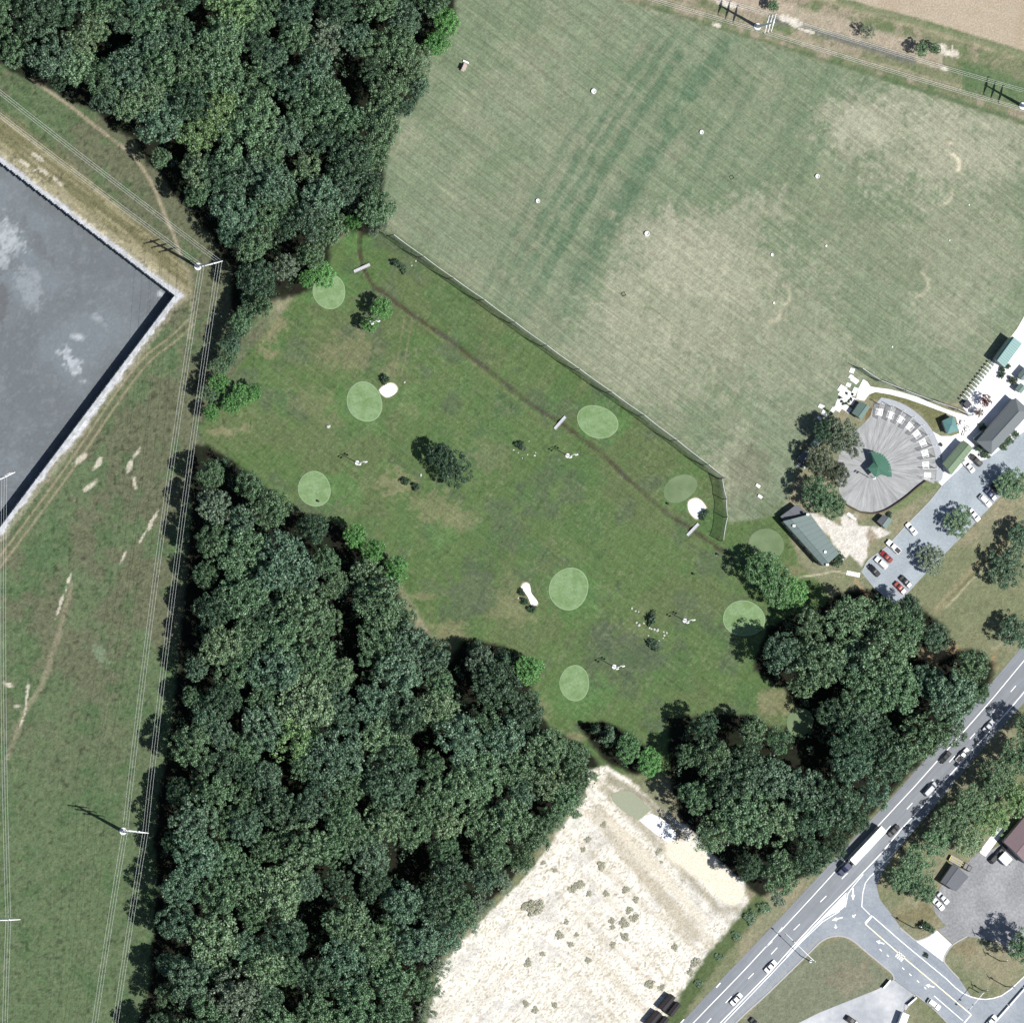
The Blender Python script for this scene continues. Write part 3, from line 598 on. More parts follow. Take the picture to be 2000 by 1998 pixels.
def trunk_mesh(seed, h=9.5, r0=0.34, reach=3.6, limbs=6):
    r = random.Random(seed); m = MB()
    m.tube([(0, 0, -0.15), (0.05, 0, h * 0.3), (r.uniform(-.2, .2), r.uniform(-.2, .2), h * 0.7), (r.uniform(-.4, .4), r.uniform(-.4, .4), h * 1.25)], [r0 * 1.3, r0, r0 * 0.72, r0 * 0.2], 7)
    for i in range(limbs):
        a = i * 2 * math.pi / limbs + r.uniform(-.4, .4); z = h * r.uniform(0.5, 0.85); q = reach * r.uniform(0.7, 1.1)
        m.tube([(0, 0, z), (math.cos(a) * q * 0.5, math.sin(a) * q * 0.5, z + q * 0.35), (math.cos(a) * q, math.sin(a) * q, z + q * 0.75)], [r0 * 0.5, r0 * 0.32, r0 * 0.1], 5)
    return m.mesh('trunk', BARK)
BROAD = [crown_mesh(100 + i, lobes=9 + i % 3, clumps=21 + i % 4, leaves=38, leaf=0.46, cl=(0.52 + 0.05 * (i % 3), 0.90 + 0.07 * (i % 4)), spread=0.48 + 0.03 * (i % 4)) for i in range(9)]
FINE = [crown_mesh(200 + i, lobes=8, clumps=24, leaves=40, leaf=0.46, cl=(0.5, 0.9), loose=0.06) for i in range(4)]
AIRY = [crown_mesh(300 + i, lobes=8, clumps=15, leaves=36, leaf=0.46, cl=(0.6, 1.15), loose=0.12) for i in range(3)]
CONE = [crown_mesh(400 + i, R=4.2, zc=7.5, hz=6.0, lobes=9, clumps=10, leaves=40, leaf=0.42, cl=(0.5, 0.9), cone=True) for i in range(2)]
BUSH = [crown_mesh(500 + i, R=1.3, zc=0.75, hz=0.55, lobes=5, clumps=8, leaves=34, leaf=0.26, cl=(0.3, 0.5)) for i in range(4)]
TRUNKS = [trunk_mesh(600 + i) for i in range(5)]
TWIGS = [trunk_mesh(700 + i, 0.7, 0.05, 0.5, 5) for i in range(2)]
TINT = {'mid green': (0.094, 0.158, 0.086), 'dark green': (0.055, 0.098, 0.058), 'deep green': (0.030, 0.058, 0.032), 'blue green': (0.086, 0.145, 0.094), 'pale green': (0.132, 0.200, 0.112), 'yellow green': (0.125, 0.205, 0.090), 'bright green': (0.088, 0.205, 0.066), 'grey green': (0.116, 0.158, 0.108), 'olive': (0.074, 0.094, 0.062), 'leafy green': (0.080, 0.160, 0.068), 'weed': (0.31, 0.31, 0.23), 'maroon': (0.075, 0.026, 0.024), 'brown': (0.110, 0.074, 0.055)}
LAND = [((397, 525), 'the corner pylon'), ((240, 1623), 'the pylon beside the meadow'), ((640, 575), 'the half hidden putting green'), ((906, 132), 'the ball cart on the range'), ((768, 455), 'the end of the long net'), ((335, 440), 'the bend of the meadow track'), ((60, 155), 'the start of the meadow track'), ((700, 130), 'the dark gap in the canopy'), ((240, 90), 'the top left canopy gap'), ((450, 250), 'the middle of the canopy'), ((614, 955), 'the round green'), ((820, 1160), 'the dry lawn bank'), ((1123, 1335), 'the lowest putting green'), ((400, 870), 'the gap between woods'), ((1130, 1590), 'the tip of the sandy lot'), ((900, 1850), 'the left edge of the sandy lot'), ((500, 1300), 'the west half of the wood'), ((600, 1560), 'the heart of the wood'), ((740, 1760), 'the deep canopy gap'), ((520, 1850), 'the bottom of the wood'), ((330, 1930), 'the lowest wood corner'), ((330, 1780), 'the wood edge below the pylon'), ((370, 1150), 'the long straight wood edge'), ((700, 1350), 'the middle of the wood'), ((950, 1450), 'the canopy hollow'), ((1455, 1210), 'the shaded green'), ((1565, 1405), 'the faint hidden green'), ((1755, 1150), 'the car park end'), ((1690, 1655), 'the long white lorry'), ((1930, 1420), 'the highway car'), ((1450, 1760), 'the tan spoil bank'), ((1400, 1450), 'the golf lawn corner'), ((1850, 1280), 'the bare earth patch'), ((560, 1000), 'the lawn side edge'), ((1010, 1300), 'the bright edge trees')]
TREE_N = {}
def where(px, py):
    best = min(LAND, key=lambda L: (L[0][0] - px) ** 2 + (L[0][1] - py) ** 2); (lx, ly), nm = best
    dx, dy = px - lx, py - ly
    if abs(dx) > 2 * abs(dy): pos = 'left of' if dx < 0 else 'right of'
    elif abs(dy) > 2 * abs(dx): pos = 'above' if dy < 0 else 'below'
    else: pos = ('upper ' if dy < 0 else 'lower ') + ('left of' if dx < 0 else 'right of')
    return pos + ' ' + nm
trng = random.Random(11)
def tree(px, py, rpx, tint, meshes, h=None, place=None, name='broadleaf_tree', group=None, size=None, R0=6.0, H0=15.5, jit=0.12):
    """(px, py) is where the crown's middle shows in the photograph, rpx its radius there"""
    R = rpx * S; h = h or (9.6 + 1.5 * R) * trng.uniform(0.92, 1.1)
    base = W(px, py, h * 0.72); base.z = 0
    size = size or ('small' if R < 4.6 else 'large' if R > 6.1 else 'medium')
    lb = '%s %s %s' % (size, tint, place if place else 'tree ' + where(px, py))
    t = empty(name, base, trng.uniform(0, 6.28), lb, 'tree', group)
    k = R / R0; t.scale = (k, k * trng.uniform(0.9, 1.1), h / H0)
    c = TINT[tint]; k2 = 1.42 * (1 + trng.uniform(-jit, jit)); k3 = 1 + trng.uniform(-0.05, 0.05)
    obj('crown', trng.choice(meshes), t, (c[0] * k2 * k3, c[1] * k2, c[2] * k2))
    obj('trunk', trng.choice(TRUNKS), t)
    return t
GAPS = [(218, 82, 26), (392, 32, 22), (685, 125, 24), (692, 165, 22), (700, 25, 20), (390, 290, 18), (350, 300, 18), (255, 235, 14), (575, 470, 18), (680, 1180, 26), (668, 1252, 22), (830, 1440, 34), (930, 1370, 26), (905, 1335, 20), (735, 1565, 24), (765, 1690, 26), (725, 1780, 26), (600, 1770, 20), (625, 1840, 26), (580, 1950, 22), (510, 1070, 18), (560, 1150, 20), (600, 1090, 16), (460, 1400, 16), (940, 1930, 18), (640, 1690, 18), (1620, 1345, 22), (1600, 1440, 26), (1595, 1500, 26), (1790, 1380, 18), (1545, 1330, 0), (820, 1700, 16), (545, 1480, 14)]
KEEP = [(628, 535, 26), (600, 545, 18), (690, 435, 18), (868, 40, 30), (852, 84, 24), (696, 1044, 24), (728, 1074, 24), (776, 1110, 24), (1034, 1308, 30), (985, 1288, 20)]
def fill(poly, dmin, dmax, seed, tint_w, group, wood, meshes=None, hk=1.0, edge_in=0.62):
    r = random.Random(seed); xs = [p[0] for p in poly]; ys = [p[1] for p in poly]; pts = []
    x0, x1, y0, y1 = max(min(xs), -22), min(max(xs), 2015), max(min(ys), -22), min(max(ys), 2022)
    q = np.random.RandomState(seed + 40); cxs = q.uniform(x0, x1, 16000); cys = q.uniform(y0, y1, 16000)
    ok = inside(cxs, cys, poly); cxs, cys = cxs[ok], cys[ok]; es = seg_dist(cxs, cys, poly, True)
    kx, ky, kd = [], [], []
    for x, y, e in zip(cxs.tolist(), cys.tolist(), es.tolist()):
        d = r.uniform(dmin, dmax)
        if e < d * 0.40: continue
        if any((x - a) ** 2 + (y - b) ** 2 < ((d + c) * 0.5) ** 2 for a, b, c, _ in pts): continue
        if any((x - a) ** 2 + (y - b) ** 2 < (g + d * 0.40) ** 2 for a, b, g in GAPS): continue
        if any((x - a) ** 2 + (y - b) ** 2 < (g * 0.7 + d * 0.62) ** 2 for a, b, g in KEEP): continue
        pts.append((x, y, d, e))
    for x, y, d, e in pts:
        tint = r.choices([t for t, _ in tint_w], [w for _, w in tint_w])[0]
        rad = min(d * r.uniform(0.74, 0.92), max(e * 1.15, d * 0.55))
        ms = meshes or (BROAD * 2 + FINE if r.random() < 0.93 else AIRY)
        tree(x, y, rad, tint, ms, None, None, 'broadleaf_tree', group)
    return len(pts)
TW = [('mid green', 5), ('dark green', 2.4), ('blue green', 3), ('pale green', 1.1), ('yellow green', 0.25), ('grey green', 0.3)]
n1 = fill(UPPER_WOOD, 38, 66, 1, TW, 'trees of the upper left wood', 'upper')
n2 = fill(LOWER_WOOD, 39, 70, 2, TW, 'trees of the lower left wood', 'lower')
n3 = fill(EAST_WOOD, 42, 70, 3, [('mid green', 4), ('dark green', 3), ('blue green', 2), ('pale green', 1)], 'trees of the wood by the highway', 'east')
print('TREES', n1, n2, n3)
# low saplings and brambles filling the woods between the trunks
ug = np.random.RandomState(77); UV = []
for poly, cnt in ((UPPER_WOOD, 1500), (LOWER_WOOD, 2600), (EAST_WOOD, 900), (CLUMP, 60)):
    x = ug.uniform(max(min(p[0] for p in poly), -20), min(max(p[0] for p in poly), 2020), cnt); y = ug.uniform(max(min(p[1] for p in poly), -20), min(max(p[1] for p in poly), 2020), cnt)
    ok = inside(x, y, poly); x, y = x[ok], y[ok]; ok = seg_dist(x, y, poly, True) > 8; x, y = x[ok], y[ok]
    X0, Y0 = Wn(x - 12, y); UV.append(np.stack([X0, Y0, ug.uniform(0.6, 6.5, len(x))], 1))
UV = np.concatenate(UV); L = 26; n = len(UV) * L; idx = np.repeat(np.arange(len(UV)), L)
d = ug.normal(size=(n, 3)); d[:, 2] = abs(d[:, 2]); d /= np.linalg.norm(d, axis=1)[:, None]
P = UV[idx] + d * ug.uniform(0.5, 1.7, n)[:, None]; N = d + ug.normal(size=(n, 3)) * 0.5; N /= np.linalg.norm(N, axis=1)[:, None]
T = np.cross(N, ug.normal(size=(n, 3))); T /= np.linalg.norm(T, axis=1)[:, None]; B = np.cross(N, T); s_ = ug.uniform(0.18, 0.42, n)[:, None]
quad = np.stack([P + T * s_, P + B * s_ * 0.75, P - T * s_, P - B * s_ * 0.75], 1).reshape(-1, 3)
me = bpy.data.meshes.new('undergrowth'); me.vertices.add(len(quad)); me.vertices.foreach_set('co', quad.ravel()); me.loops.add(n * 4); me.loops.foreach_set('vertex_index', np.arange(n * 4, dtype=np.int32))
me.polygons.add(n); me.polygons.foreach_set('loop_start', np.arange(0, n * 4, 4, dtype=np.int32)); me.polygons.foreach_set('loop_total', np.full(n, 4, dtype=np.int32)); me.materials.append(LEAF); me.update(calc_edges=True)
tag(obj('undergrowth', me, None, TINT['dark green']), 'low dark saplings and brambles under the woodland trees', None, None, 'stuff')
# trees that stand out, one by one: x, y, radius, tint, mesh set, height, label tail
ONE = [
 (860, 890, 29, 'deep green', BROAD, 10, 'tree, upper left of the dark pair alone on the golf lawn'),
 (888, 917, 31, 'deep green', BROAD, 9, 'tree, lower right of the dark pair alone on the golf lawn'),
 (746, 602, 25, 'bright green', BROAD, 8.5, 'tree beside the ditch near the top footbridge'),
 (722, 634, 19, 'bright green', BROAD, 7, 'tree under the floodlight by the ditch'),
 (630, 535, 30, 'bright green', BROAD, 10, 'tree overhanging the half hidden putting green'),
 (600, 545, 18, 'bright green', BROAD, 9, 'tree just left of the half hidden putting green'),
 (690, 435, 18, 'bright green', BROAD, 11, 'tree where the ditch leaves the wood'),
 (735, 442, 24, 'grey green', AIRY, 13, 'tree at the top end of the long net'),
 (872, 42, 31, 'bright green', BROAD, 12, 'tree at the wood corner nearest the ball cart'),
 (852, 86, 25, 'bright green', BROAD, 11, 'tree just below the wood corner by the range'),
 (694, 1046, 26, 'bright green', BROAD, 12, 'tree on the wood edge below the lone round green'),
 (728, 1076, 26, 'bright green', BROAD, 12, 'tree on the wood edge jutting into the golf lawn'),
 (774, 1112, 25, 'bright green', BROAD, 12, 'tree at the east bulge of the lower wood'),
 (1034, 1308, 30, 'bright green', BROAD, 12, 'tree left of the lowest putting green'),
 (985, 1288, 24, 'dark green', CONE, 13, 'conical tree at the head of the wood spur'),
 (940, 1275, 26, 'dark green', CONE, 14, 'conical tree on the left of the wood spur'),
 (428, 748, 22, 'bright green', BROAD, 10, 'tree in the thin belt between meadow and golf lawn, left one'),
 (470, 772, 24, 'bright green', BROAD, 10, 'tree in the thin belt nearest the golf lawn'),
 (498, 766, 16, 'bright green', BROAD, 8, 'small round tree poking onto the golf lawn'),
 (412, 806, 17, 'bright green', BROAD, 9, 'tree at the bottom end of the thin belt'),
 (445, 700, 18, 'mid green', BROAD, 10, 'tree in the thin belt above the brown patch'),
 (455, 655, 20, 'dark green', BROAD, 11, 'tree in the thin belt beside the power wires'),
 (492, 592, 26, 'mid green', BROAD, 12, 'tree just left of where the upper wood ends'),
 (470, 632, 24, 'mid green', BROAD, 11, 'tree in the thin belt near its top'),
 (452, 672, 22, 'blue green', BROAD, 11, 'tree in the thin belt beside the tan bank'),
 (430, 715, 20, 'mid green', BROAD, 10, 'tree in the thin belt above the bright pair'),
 (408, 768, 19, 'mid green', BROAD, 9, 'tree on the meadow side of the thin belt'),
 (450, 790, 20, 'bright green', BROAD, 8, 'tree below the bright pair in the thin belt'),
 (480, 612, 22, 'mid green', FINE, 11, 'tree at the narrow tail of the upper wood'),
 (1192, 1436, 24, 'dark green', CONE, 11, 'conical tree, left of the clump above the sandy lot'),
 (1228, 1460, 31, 'leafy green', BROAD, 10, 'tree in the middle of the clump above the sandy lot'),
 (1270, 1488, 30, 'bright green', BROAD, 9, 'tree at the right of the clump above the sandy lot'),
 (1165, 1425, 14, 'dark green', CONE, 9, 'little conical tree at the left tip of the clump'),
 (1492, 1112, 39, 'leafy green', BROAD, 13, 'tree at the end of the ditch'),
 (1520, 1146, 34, 'leafy green', BROAD, 11, 'tree right of the shaded putting green'),
 (1550, 1157, 33, 'bright green', BROAD, 10, 'tree between the shaded green and the worn path'),
 (1818, 1092, 31, 'grey green', FINE, 6.5, 'tree in the car park, lowest of the three'),
 (1872, 1019, 31, 'mid green', FINE, 6.5, 'tree in the car park, middle of the three'),
 (1978, 946, 34, 'mid green', BROAD, 8, 'tree in the car park, highest of the three'),
 (1966, 1108, 38, 'dark green', FINE, 9, 'tree on the dry lawn below the car park'),
 (1998, 1050, 34, 'dark green', FINE, 9, 'tree cut by the right edge beside the car park'),
 (1988, 1235, 34, 'dark green', BROAD, 9, 'lone tree on the verge at the right edge'),
 (1510, 12, 13, 'mid green', BROAD, 5, 'round tree above the top right pylon'),
 (1694, 62, 16, 'grey green', AIRY, 6, 'thin tree on the bare strip below the crop field'),
 (1800, 97, 16, 'mid green', BROAD, 7, 'tree, left of the pair below the crop field'),
 (1826, 96, 12, 'mid green', BROAD, 6, 'tree, right of the pair below the crop field'),
 (1642, 850, 36, 'olive', BROAD, 11, 'tree beside the batting fan'),
 (1612, 842, 22, 'dark green', BROAD, 10, 'tree over the little hidden shed'),
 (1664, 872, 24, 'olive', AIRY, 9, 'tree reaching over the batting fan'),
 (1602, 898, 28, 'olive', BROAD, 10, 'tree right of the dark hut'),
 (1636, 925, 28, 'olive', BROAD, 9, 'tree at the left rim of the batting fan'),
 (1588, 912, 11, 'pale green', BROAD, 6, 'round tree against the dark hut'),
 (1600, 962, 32, 'mid green', BROAD, 13, 'tree shading the end of the long grey building'),
 (1628, 988, 28, 'mid green', BROAD, 11, 'tree between the long grey building and the batting fan'),
 (1925, 783, 13, 'maroon', FINE, 5, 'leaved tree on the white plaza'),
 (1912, 806, 9, 'brown', FINE, 4, 'planted tree at the foot of the white path'),
 (1762, 1716, 30, 'mid green', BROAD, 9, 'tree at the lower end of the highway row'),
 (1806, 1738, 28, 'mid green', BROAD, 11, 'tree above the two parked cars in the gravel yard'),
 (1792, 1684, 34, 'mid green', BROAD, 10, 'tree in the highway row left of the grey shed'),
 (1832, 1642, 34, 'mid green', BROAD, 10.5, 'tree in the highway row above the grey shed'),
 (1860, 1603, 36, 'mid green', BROAD, 11.5, 'tree in the highway row opposite the small dark car'),
 (1892, 1640, 30, 'pale green', BROAD, 13, 'tree behind the tow truck'),
 (1904, 1566, 38, 'mid green', BROAD, 13, 'tree in the highway row opposite the silver van'),
 (1938, 1600, 32, 'yellow green', BROAD, 13, 'tree beside the purple roof'),
 (1946, 1520, 38, 'mid green', BROAD, 15, 'tree in the highway row opposite the white pickup'),
 (1990, 1478, 40, 'mid green', BROAD, 16, 'tree in the highway row at the right edge'),
 (1990, 1560, 36, 'yellow green', BROAD, 14, 'tree above the purple roof'),
 (2016, 1420, 36, 'mid green', BROAD, 16, 'tree cut by the right edge over the highway'),
 (2006, 1846, 34, 'mid green', BROAD, 17, 'tree shading the gravel yard corner'),
]
for x, y, q, tn, ms, h, tail in ONE:
    tree(x, y, q, tn, ms, h, tail, 'conical_tree' if ms is CONE else 'broadleaf_tree', None, size='tall' if h > 12.5 else 'low' if h < 7 else 'medium', R0=4.2 if ms is CONE else 6.0)
# ------------------------------------------------------------------ bushes
def bush(px, py, rpx, tint, tail, group=None, hk=1.0, el=1.0, rz=None):
    b = W(px, py, 0.6); b.z = 0
    t = empty('bush', b, trng.uniform(0, 6.28) if rz is None else rz, tail, 'bush', group)
    k = rpx * S / 1.3; t.scale = (k * el, k, k * hk)
    c = TINT[tint]; obj('foliage', trng.choice(BUSH), t, c); obj('stem', trng.choice(TWIGS), t)
    return t
hz = heading((0, 0), (1, 0.75))
BU = [(773, 514, 9, 'dark green', 'dark bush, upper left of three by the ditch and long net'), (786, 521, 7, 'mid green', 'green bush, middle of three by the ditch and long net'), (790, 530, 6, 'mid green', 'green bush, lower right of three by the ditch and long net'),
 (752, 740, 10, 'dark green', 'dark bush above the white half moon bunker'), (792, 938, 8, 'dark green', 'dark bush, left of two below the dark pair of trees'), (812, 951, 8, 'dark green', 'dark bush, right of two below the dark pair of trees'),
 (1376, 1000, 8, 'dark green', 'dark bush on the rim of the egg shaped bunker, upper one'), (1370, 1009, 7, 'dark green', 'dark bush on the rim of the egg shaped bunker, lower one'),
 (1019, 1157, 7, 'dark green', 'dark bush left of the bottle shaped bunker, top one'), (1026, 1174, 7, 'dark green', 'dark bush left of the bottle shaped bunker, middle one'), (1039, 1189, 8, 'dark green', 'dark bush at the foot of the bottle shaped bunker'),
 (1014, 868, 8, 'dark green', 'dark bush in the rocks left of the middle floodlight'), (1022, 876, 7, 'grey green', 'grey bush in the rocks left of the middle floodlight'),
 (1805, 1808, 11, 'dark green', 'dark bush on the verge beside the utility pole'), (1818, 1815, 9, 'mid green', 'green bush on the verge beside the driveway'),
 (1918, 834, 8, 'dark green', 'dark bush against the big grey roof'), (1633, 1090, 15, 'dark green', 'dark bush at the corner of the long grey building'), (1737, 1006, 6, 'dark green', 'dark bush beside the little teal shed'),
 (1912, 876, 8, 'mid green', 'green bush at the corner of the big grey roof, upper one'), (1924, 889, 9, 'mid green', 'green bush at the corner of the big grey roof, lower one'), (1958, 872, 8, 'mid green', 'green bush on the car park side of the big roof, lower one'), (1970, 860, 8, 'mid green', 'green bush on the car park side of the big roof, middle one'), (1984, 848, 8, 'mid green', 'green bush on the car park side of the big roof, upper one'),
 (1958, 722, 7, 'dark green', 'dark bush at the foot of the teal tee shelter, left one'), (1968, 716, 7, 'dark green', 'dark bush at the foot of the teal tee shelter, right one'), (1955, 733, 8, 'dark green', 'dark bush on the white plaza below the tee shelter'), (1978, 743, 9, 'olive', 'olive bush on the white plaza near the small white roof'), (1838, 869, 4, 'dark green', 'tiny dark bush on the pavement by the green roof'), (1810, 1865, 5, 'dark green', 'tiny dark bush at the driveway curb')]
for x, y, q, tn, lb in BU: bush(x, y, q, tn, lb)
bush(1272, 1210, 9, 'dark green', 'dark clipped hedge standing upright above the white rocks', None, 1.2, 1.7, heading((1268, 1222), (1276, 1196)))
bush(1276, 1259, 9, 'dark green', 'dark clipped hedge lying aslant below the white rocks', None, 1.0, 1.7, heading((1262, 1250), (1286, 1264)))
wr = random.Random(5)
for i, (x, y, q) in enumerate([(1048, 1775, 22), (1030, 1768, 14), (1135, 1728, 14), (1120, 1735, 12), (1152, 1745, 9), (1185, 1745, 9), (1223, 1738, 10), (1243, 1757, 9), (1230, 1778, 10), (1197, 1799, 9), (1198, 1811, 8), (1220, 1803, 14), (1240, 1792, 12), (1107, 1800, 8), (1094, 1826, 12), (1116, 1845, 9), (1127, 1826, 6), (1060, 1862, 8), (1032, 1880, 11), (1150, 1875, 9), (1198, 1845, 9), (1220, 1830, 11), (1028, 1960, 9), (1046, 1972, 10), (1083, 1963, 8), (1270, 1920, 12), (1293, 1928, 9), (1360, 1880, 14), (1350, 1900, 12), (1320, 1850, 9), (1285, 1665, 7), (1290, 1660, 6), (1293, 1684, 5), (1180, 1610, 8), (1150, 1640, 10), (1175, 1690, 12), (1140, 1660, 7), (1085, 1700, 8), (1062, 1685, 7)]):
    bush(x, y, q * 0.72, wr.choice(['weed', 'weed', 'weed']), '%s weed clump on the sandy lot, %s' % ('spreading' if q > 11 else 'small' if q < 9 else 'middling', 'right side' if x > 1250 else 'upper part' if y < 1720 else 'middle' if y < 1820 else 'lower part'), 'weed clumps on the sandy lot', 0.25)
for i, (x, y, q) in enumerate([(1468, 1792, 13), (1440, 1826, 9), (1405, 1868, 8), (1366, 1918, 8), (1494, 1774, 14), (1522, 1758, 13), (1110, 1575, 14), (1125, 1590, 10), (1160, 1515, 10)]):
    bush(x, y, q, wr.choice(['mid green', 'grey green', 'pale green']), 'scrubby green bush %s' % ('between the highway and the sandy lot' if x > 1300 else 'where the wood meets the sandy lot'), 'scrub round the sandy lot', 0.4)

for i, (x, y, q) in enumerate([(1120, 1560, 24), (1085, 1600, 22), (1055, 1640, 20), (1020, 1690, 22), (985, 1728, 20), (945, 1765, 22), (920, 1800, 24), (880, 1845, 22), (860, 1890, 22), (845, 1935, 22), (836, 1975, 20)]):
    tree(x, y, q, 'grey green', AIRY, 5.5, 'thicket tree beside the sandy lot', 'broadleaf_tree', 'thicket along the sandy lot', size='low')
# ------------------------------------------------------------------ roads and paved ground
HWY_L = [(1190, 2150), (1330, 1998), (1422, 1898), (1500, 1817), (1614, 1695), (1723, 1578), (1829, 1459), (1925, 1347), (2000, 1258), (2150, 1080)]
HWY_R = [(2150, 1200), (2000, 1372), (1920, 1462), (1853, 1540), (1798, 1607), (1749, 1664), (1722, 1705), (1712, 1731), (1719, 1757), (1741, 1785)]
CURB_L = [(1697, 1861), (1666, 1835), (1645, 1826), (1624, 1827), (1604, 1836), (1578, 1861), (1500, 1937), (1433, 1998), (1290, 2150)]
SEAM = [(1853, 1540), (1812, 1568), (1762, 1622), (1726, 1666), (1688, 1706), (1663, 1732), (1613, 1783), (1565, 1835), (1502, 1906), (1410, 2000), (1302, 2113), (1270, 2150)]
hwy = sheet('highway', HWY_L + HWY_R[:3] + SEAM, 0.05, ASPH, 'grey asphalt highway crossing the lower right corner')
side_road = sheet('side_road', SEAM + CURB_L[::-1] + [(1743, 1901), (1745, 1912), (1788, 1943), (1819, 1967), (1850, 1998), (1985, 2150), (2150, 2150), (2150, 1770), (2000, 1907), (1956, 1944), (1925, 1951), (1896, 1945), (1873, 1910), (1845, 1880), (1788, 1836), (1759, 1811)] + HWY_R[:3:-1], 0.05, ASPH2, 'paler side road and turning lane joining the highway at the lower right')
PARK = [(1681, 1116), (1697, 1092), (1730, 1068), (1770, 1025), (1814, 980), (1839, 949), (1880, 910), (1929, 896), (2000, 843), (2120, 740), (2120, 850), (2000, 925), (1944, 980), (1883, 1043), (1806, 1122), (1784, 1146), (1750, 1185), (1706, 1147)]
car_park = sheet('car_park', PARK, 0.05, PARKM, 'pale grey asphalt car park')
sheet('plaza', [(1892, 812), (1876, 789), (1912, 742), (1929, 717), (1986, 643), (2000, 619), (2120, 450), (2120, 740), (2000, 843), (1929, 896), (1880, 910), (1839, 949), (1833, 942), (1831, 905), (1824, 868), (1812, 842), (1822, 843), (1838, 852), (1858, 852), (1874, 846), (1867, 815)], 0.06, CONC, 'white concrete plaza round the club buildings')
sheet('footpath', [(1686, 741), (1694, 746), (1700, 755), (1711, 757), (1735, 760), (1760, 766), (1790, 775), (1815, 786), (1845, 798), (1868, 806), (1892, 812), (1867, 815), (1845, 806), (1802, 790), (1770, 779), (1740, 771), (1710, 766), (1698, 770), (1688, 783), (1672, 780), (1676, 760)], 0.055, CONC, 'white curving concrete footpath along the range edge')
sheet('driveway', [(1788, 1837), (1800, 1834), (1816, 1827), (1830, 1817), (1860, 1845), (1850, 1858), (1845, 1872), (1845, 1880)], 0.06, CONC, 'white concrete driveway apron off the side road')
sheet('concrete_yard', [(1530, 2012), (1600, 1977), (1715, 1931), (1745, 1913), (1788, 1944), (1768, 1975), (1772, 2012), (1700, 2110), (1470, 2110)], 0.05, CONC2, 'pale stained concrete yard at the bottom edge')
GRAV = mat('grey_gravel', A(170, 172, 176), 0.95, 0.30, 1.2, rgb2=A(188, 190, 194), scale2=0.12)
sheet('gravel_yard', [(2120, 1560), (1960, 1645), (1935, 1660), (1905, 1668), (1885, 1690), (1850, 1715), (1832, 1740), (1820, 1758), (1826, 1782), (1840, 1800), (1848, 1808), (1832, 1816), (1860, 1843), (1888, 1828), (1912, 1832), (1945, 1838), (1975, 1858), (2120, 1880)], 0.045, GRAV, 'grey gravel yard with parked vehicles at the lower right')
sheet('concrete_walk', [(1955, 1606), (1967, 1616), (1925, 1673), (1912, 1664)], 0.07, CONC, 'narrow white concrete walk half under the trees by the purple roof')
# painted markings and kerbs: parts of the road they lie on
def mark(name, pts, w, parent, m=None, z=0.085):
    q = MB(); strip(q, pts, w, z); return q.build(name, m or PAINT, parent)
LWL = [(1260, 2098), (1353, 1998), (1450, 1898), (1500, 1844), (1589, 1748), (1637, 1695), (1718, 1609), (1785, 1537), (1842, 1473), (1881, 1430), (1942, 1360), (2000, 1290), (2120, 1150)]
mark('edge_line', LWL, 0.27, hwy)
mark('edge_line', [(2120, 1210), (1970, 1387), (1842, 1528), (1800, 1576), (1759, 1620), (1723, 1664), (1686, 1703), (1661, 1729), (1611, 1780), (1563, 1832), (1500, 1902), (1407, 1997), (1300, 2110)], 0.32, hwy)
mark('edge_line', [(1752, 1660), (1715, 1697), (1699, 1712), (1690, 1724), (1685, 1744), (1683, 1770), (1699, 1786)], 0.26, hwy)
mark('edge_line', [(1686, 1707), (1668, 1728), (1656, 1745), (1651, 1771)], 0.26, hwy)
mark('edge_line', [(1640, 1779), (1606, 1800), (1566, 1838), (1500, 1908), (1412, 1999), (1304, 2112)], 0.26, hwy)
for a, b in [((1389, 1988), (1377, 2001)), ((1429, 1945), (1417, 1958)), ((1472, 1900), (1461, 1911)), ((1518, 1850), (1506, 1863)), ((1562, 1804), (1550, 1816)), ((1614, 1749), (1602, 1761)), ((1656, 1704), (1644, 1716)), ((1700, 1655), (1689, 1667)), ((1740, 1612), (1729, 1624)), ((1782, 1568), (1771, 1580)), ((1823, 1522), (1812, 1534)), ((1865, 1476), (1854, 1488)), ((1905, 1431), (1894, 1443)), ((1944, 1385), (1934, 1397)), ((1984, 1339), (1974, 1351))]:
    mark('lane_dash', [a, b], 0.26, hwy)
for a, b in [((1497, 1848), (1508, 1838)), ((1519, 1823), (1528, 1811)), ((1407, 1919), (1399, 1928)), ((1336, 1990), (1328, 1999))]:
    mark('rumble_mark', [a, b], 0.35, hwy)
def arrow(cx, cy, hx, hy, parent, L=22):
    q = MB(); n = math.hypot(hx, hy); hx, hy = hx / n, hy / n; sx, sy = -hy, hx
    def pt(a, b): p = W(cx + hx * a + sx * b, cy + hy * a + sy * b); return (p.x, p.y, 0.085)
    q.add([pt(-L / 2, -1.2), pt(-L / 2, 1.2), pt(1, 1.2), pt(1, -1.2)], [(0, 1, 2, 3)]); q.add([pt(1, -4), pt(1, 4), pt(L / 2, 0)], [(0, 1, 2)])
    for f in q.f[:]: pass
    o = q.build('painted_arrow', PAINT, parent); return o
arrow(1666, 1746, 0.0, 1.0, hwy, 24); arrow(1635, 1794, -1.0, 0.28, hwy, 22); arrow(1632, 1809, 0.1, 1, hwy, 8); arrow(1668, 1788, -0.6, 0.4, hwy, 8)
arrow(1719, 1840, -0.85, -0.3, side_road, 17); arrow(1816, 1925, -0.9, -0.2, side_road, 18)
mark('stop_line', [(1690, 1803), (1703, 1788)], 0.7, side_road)
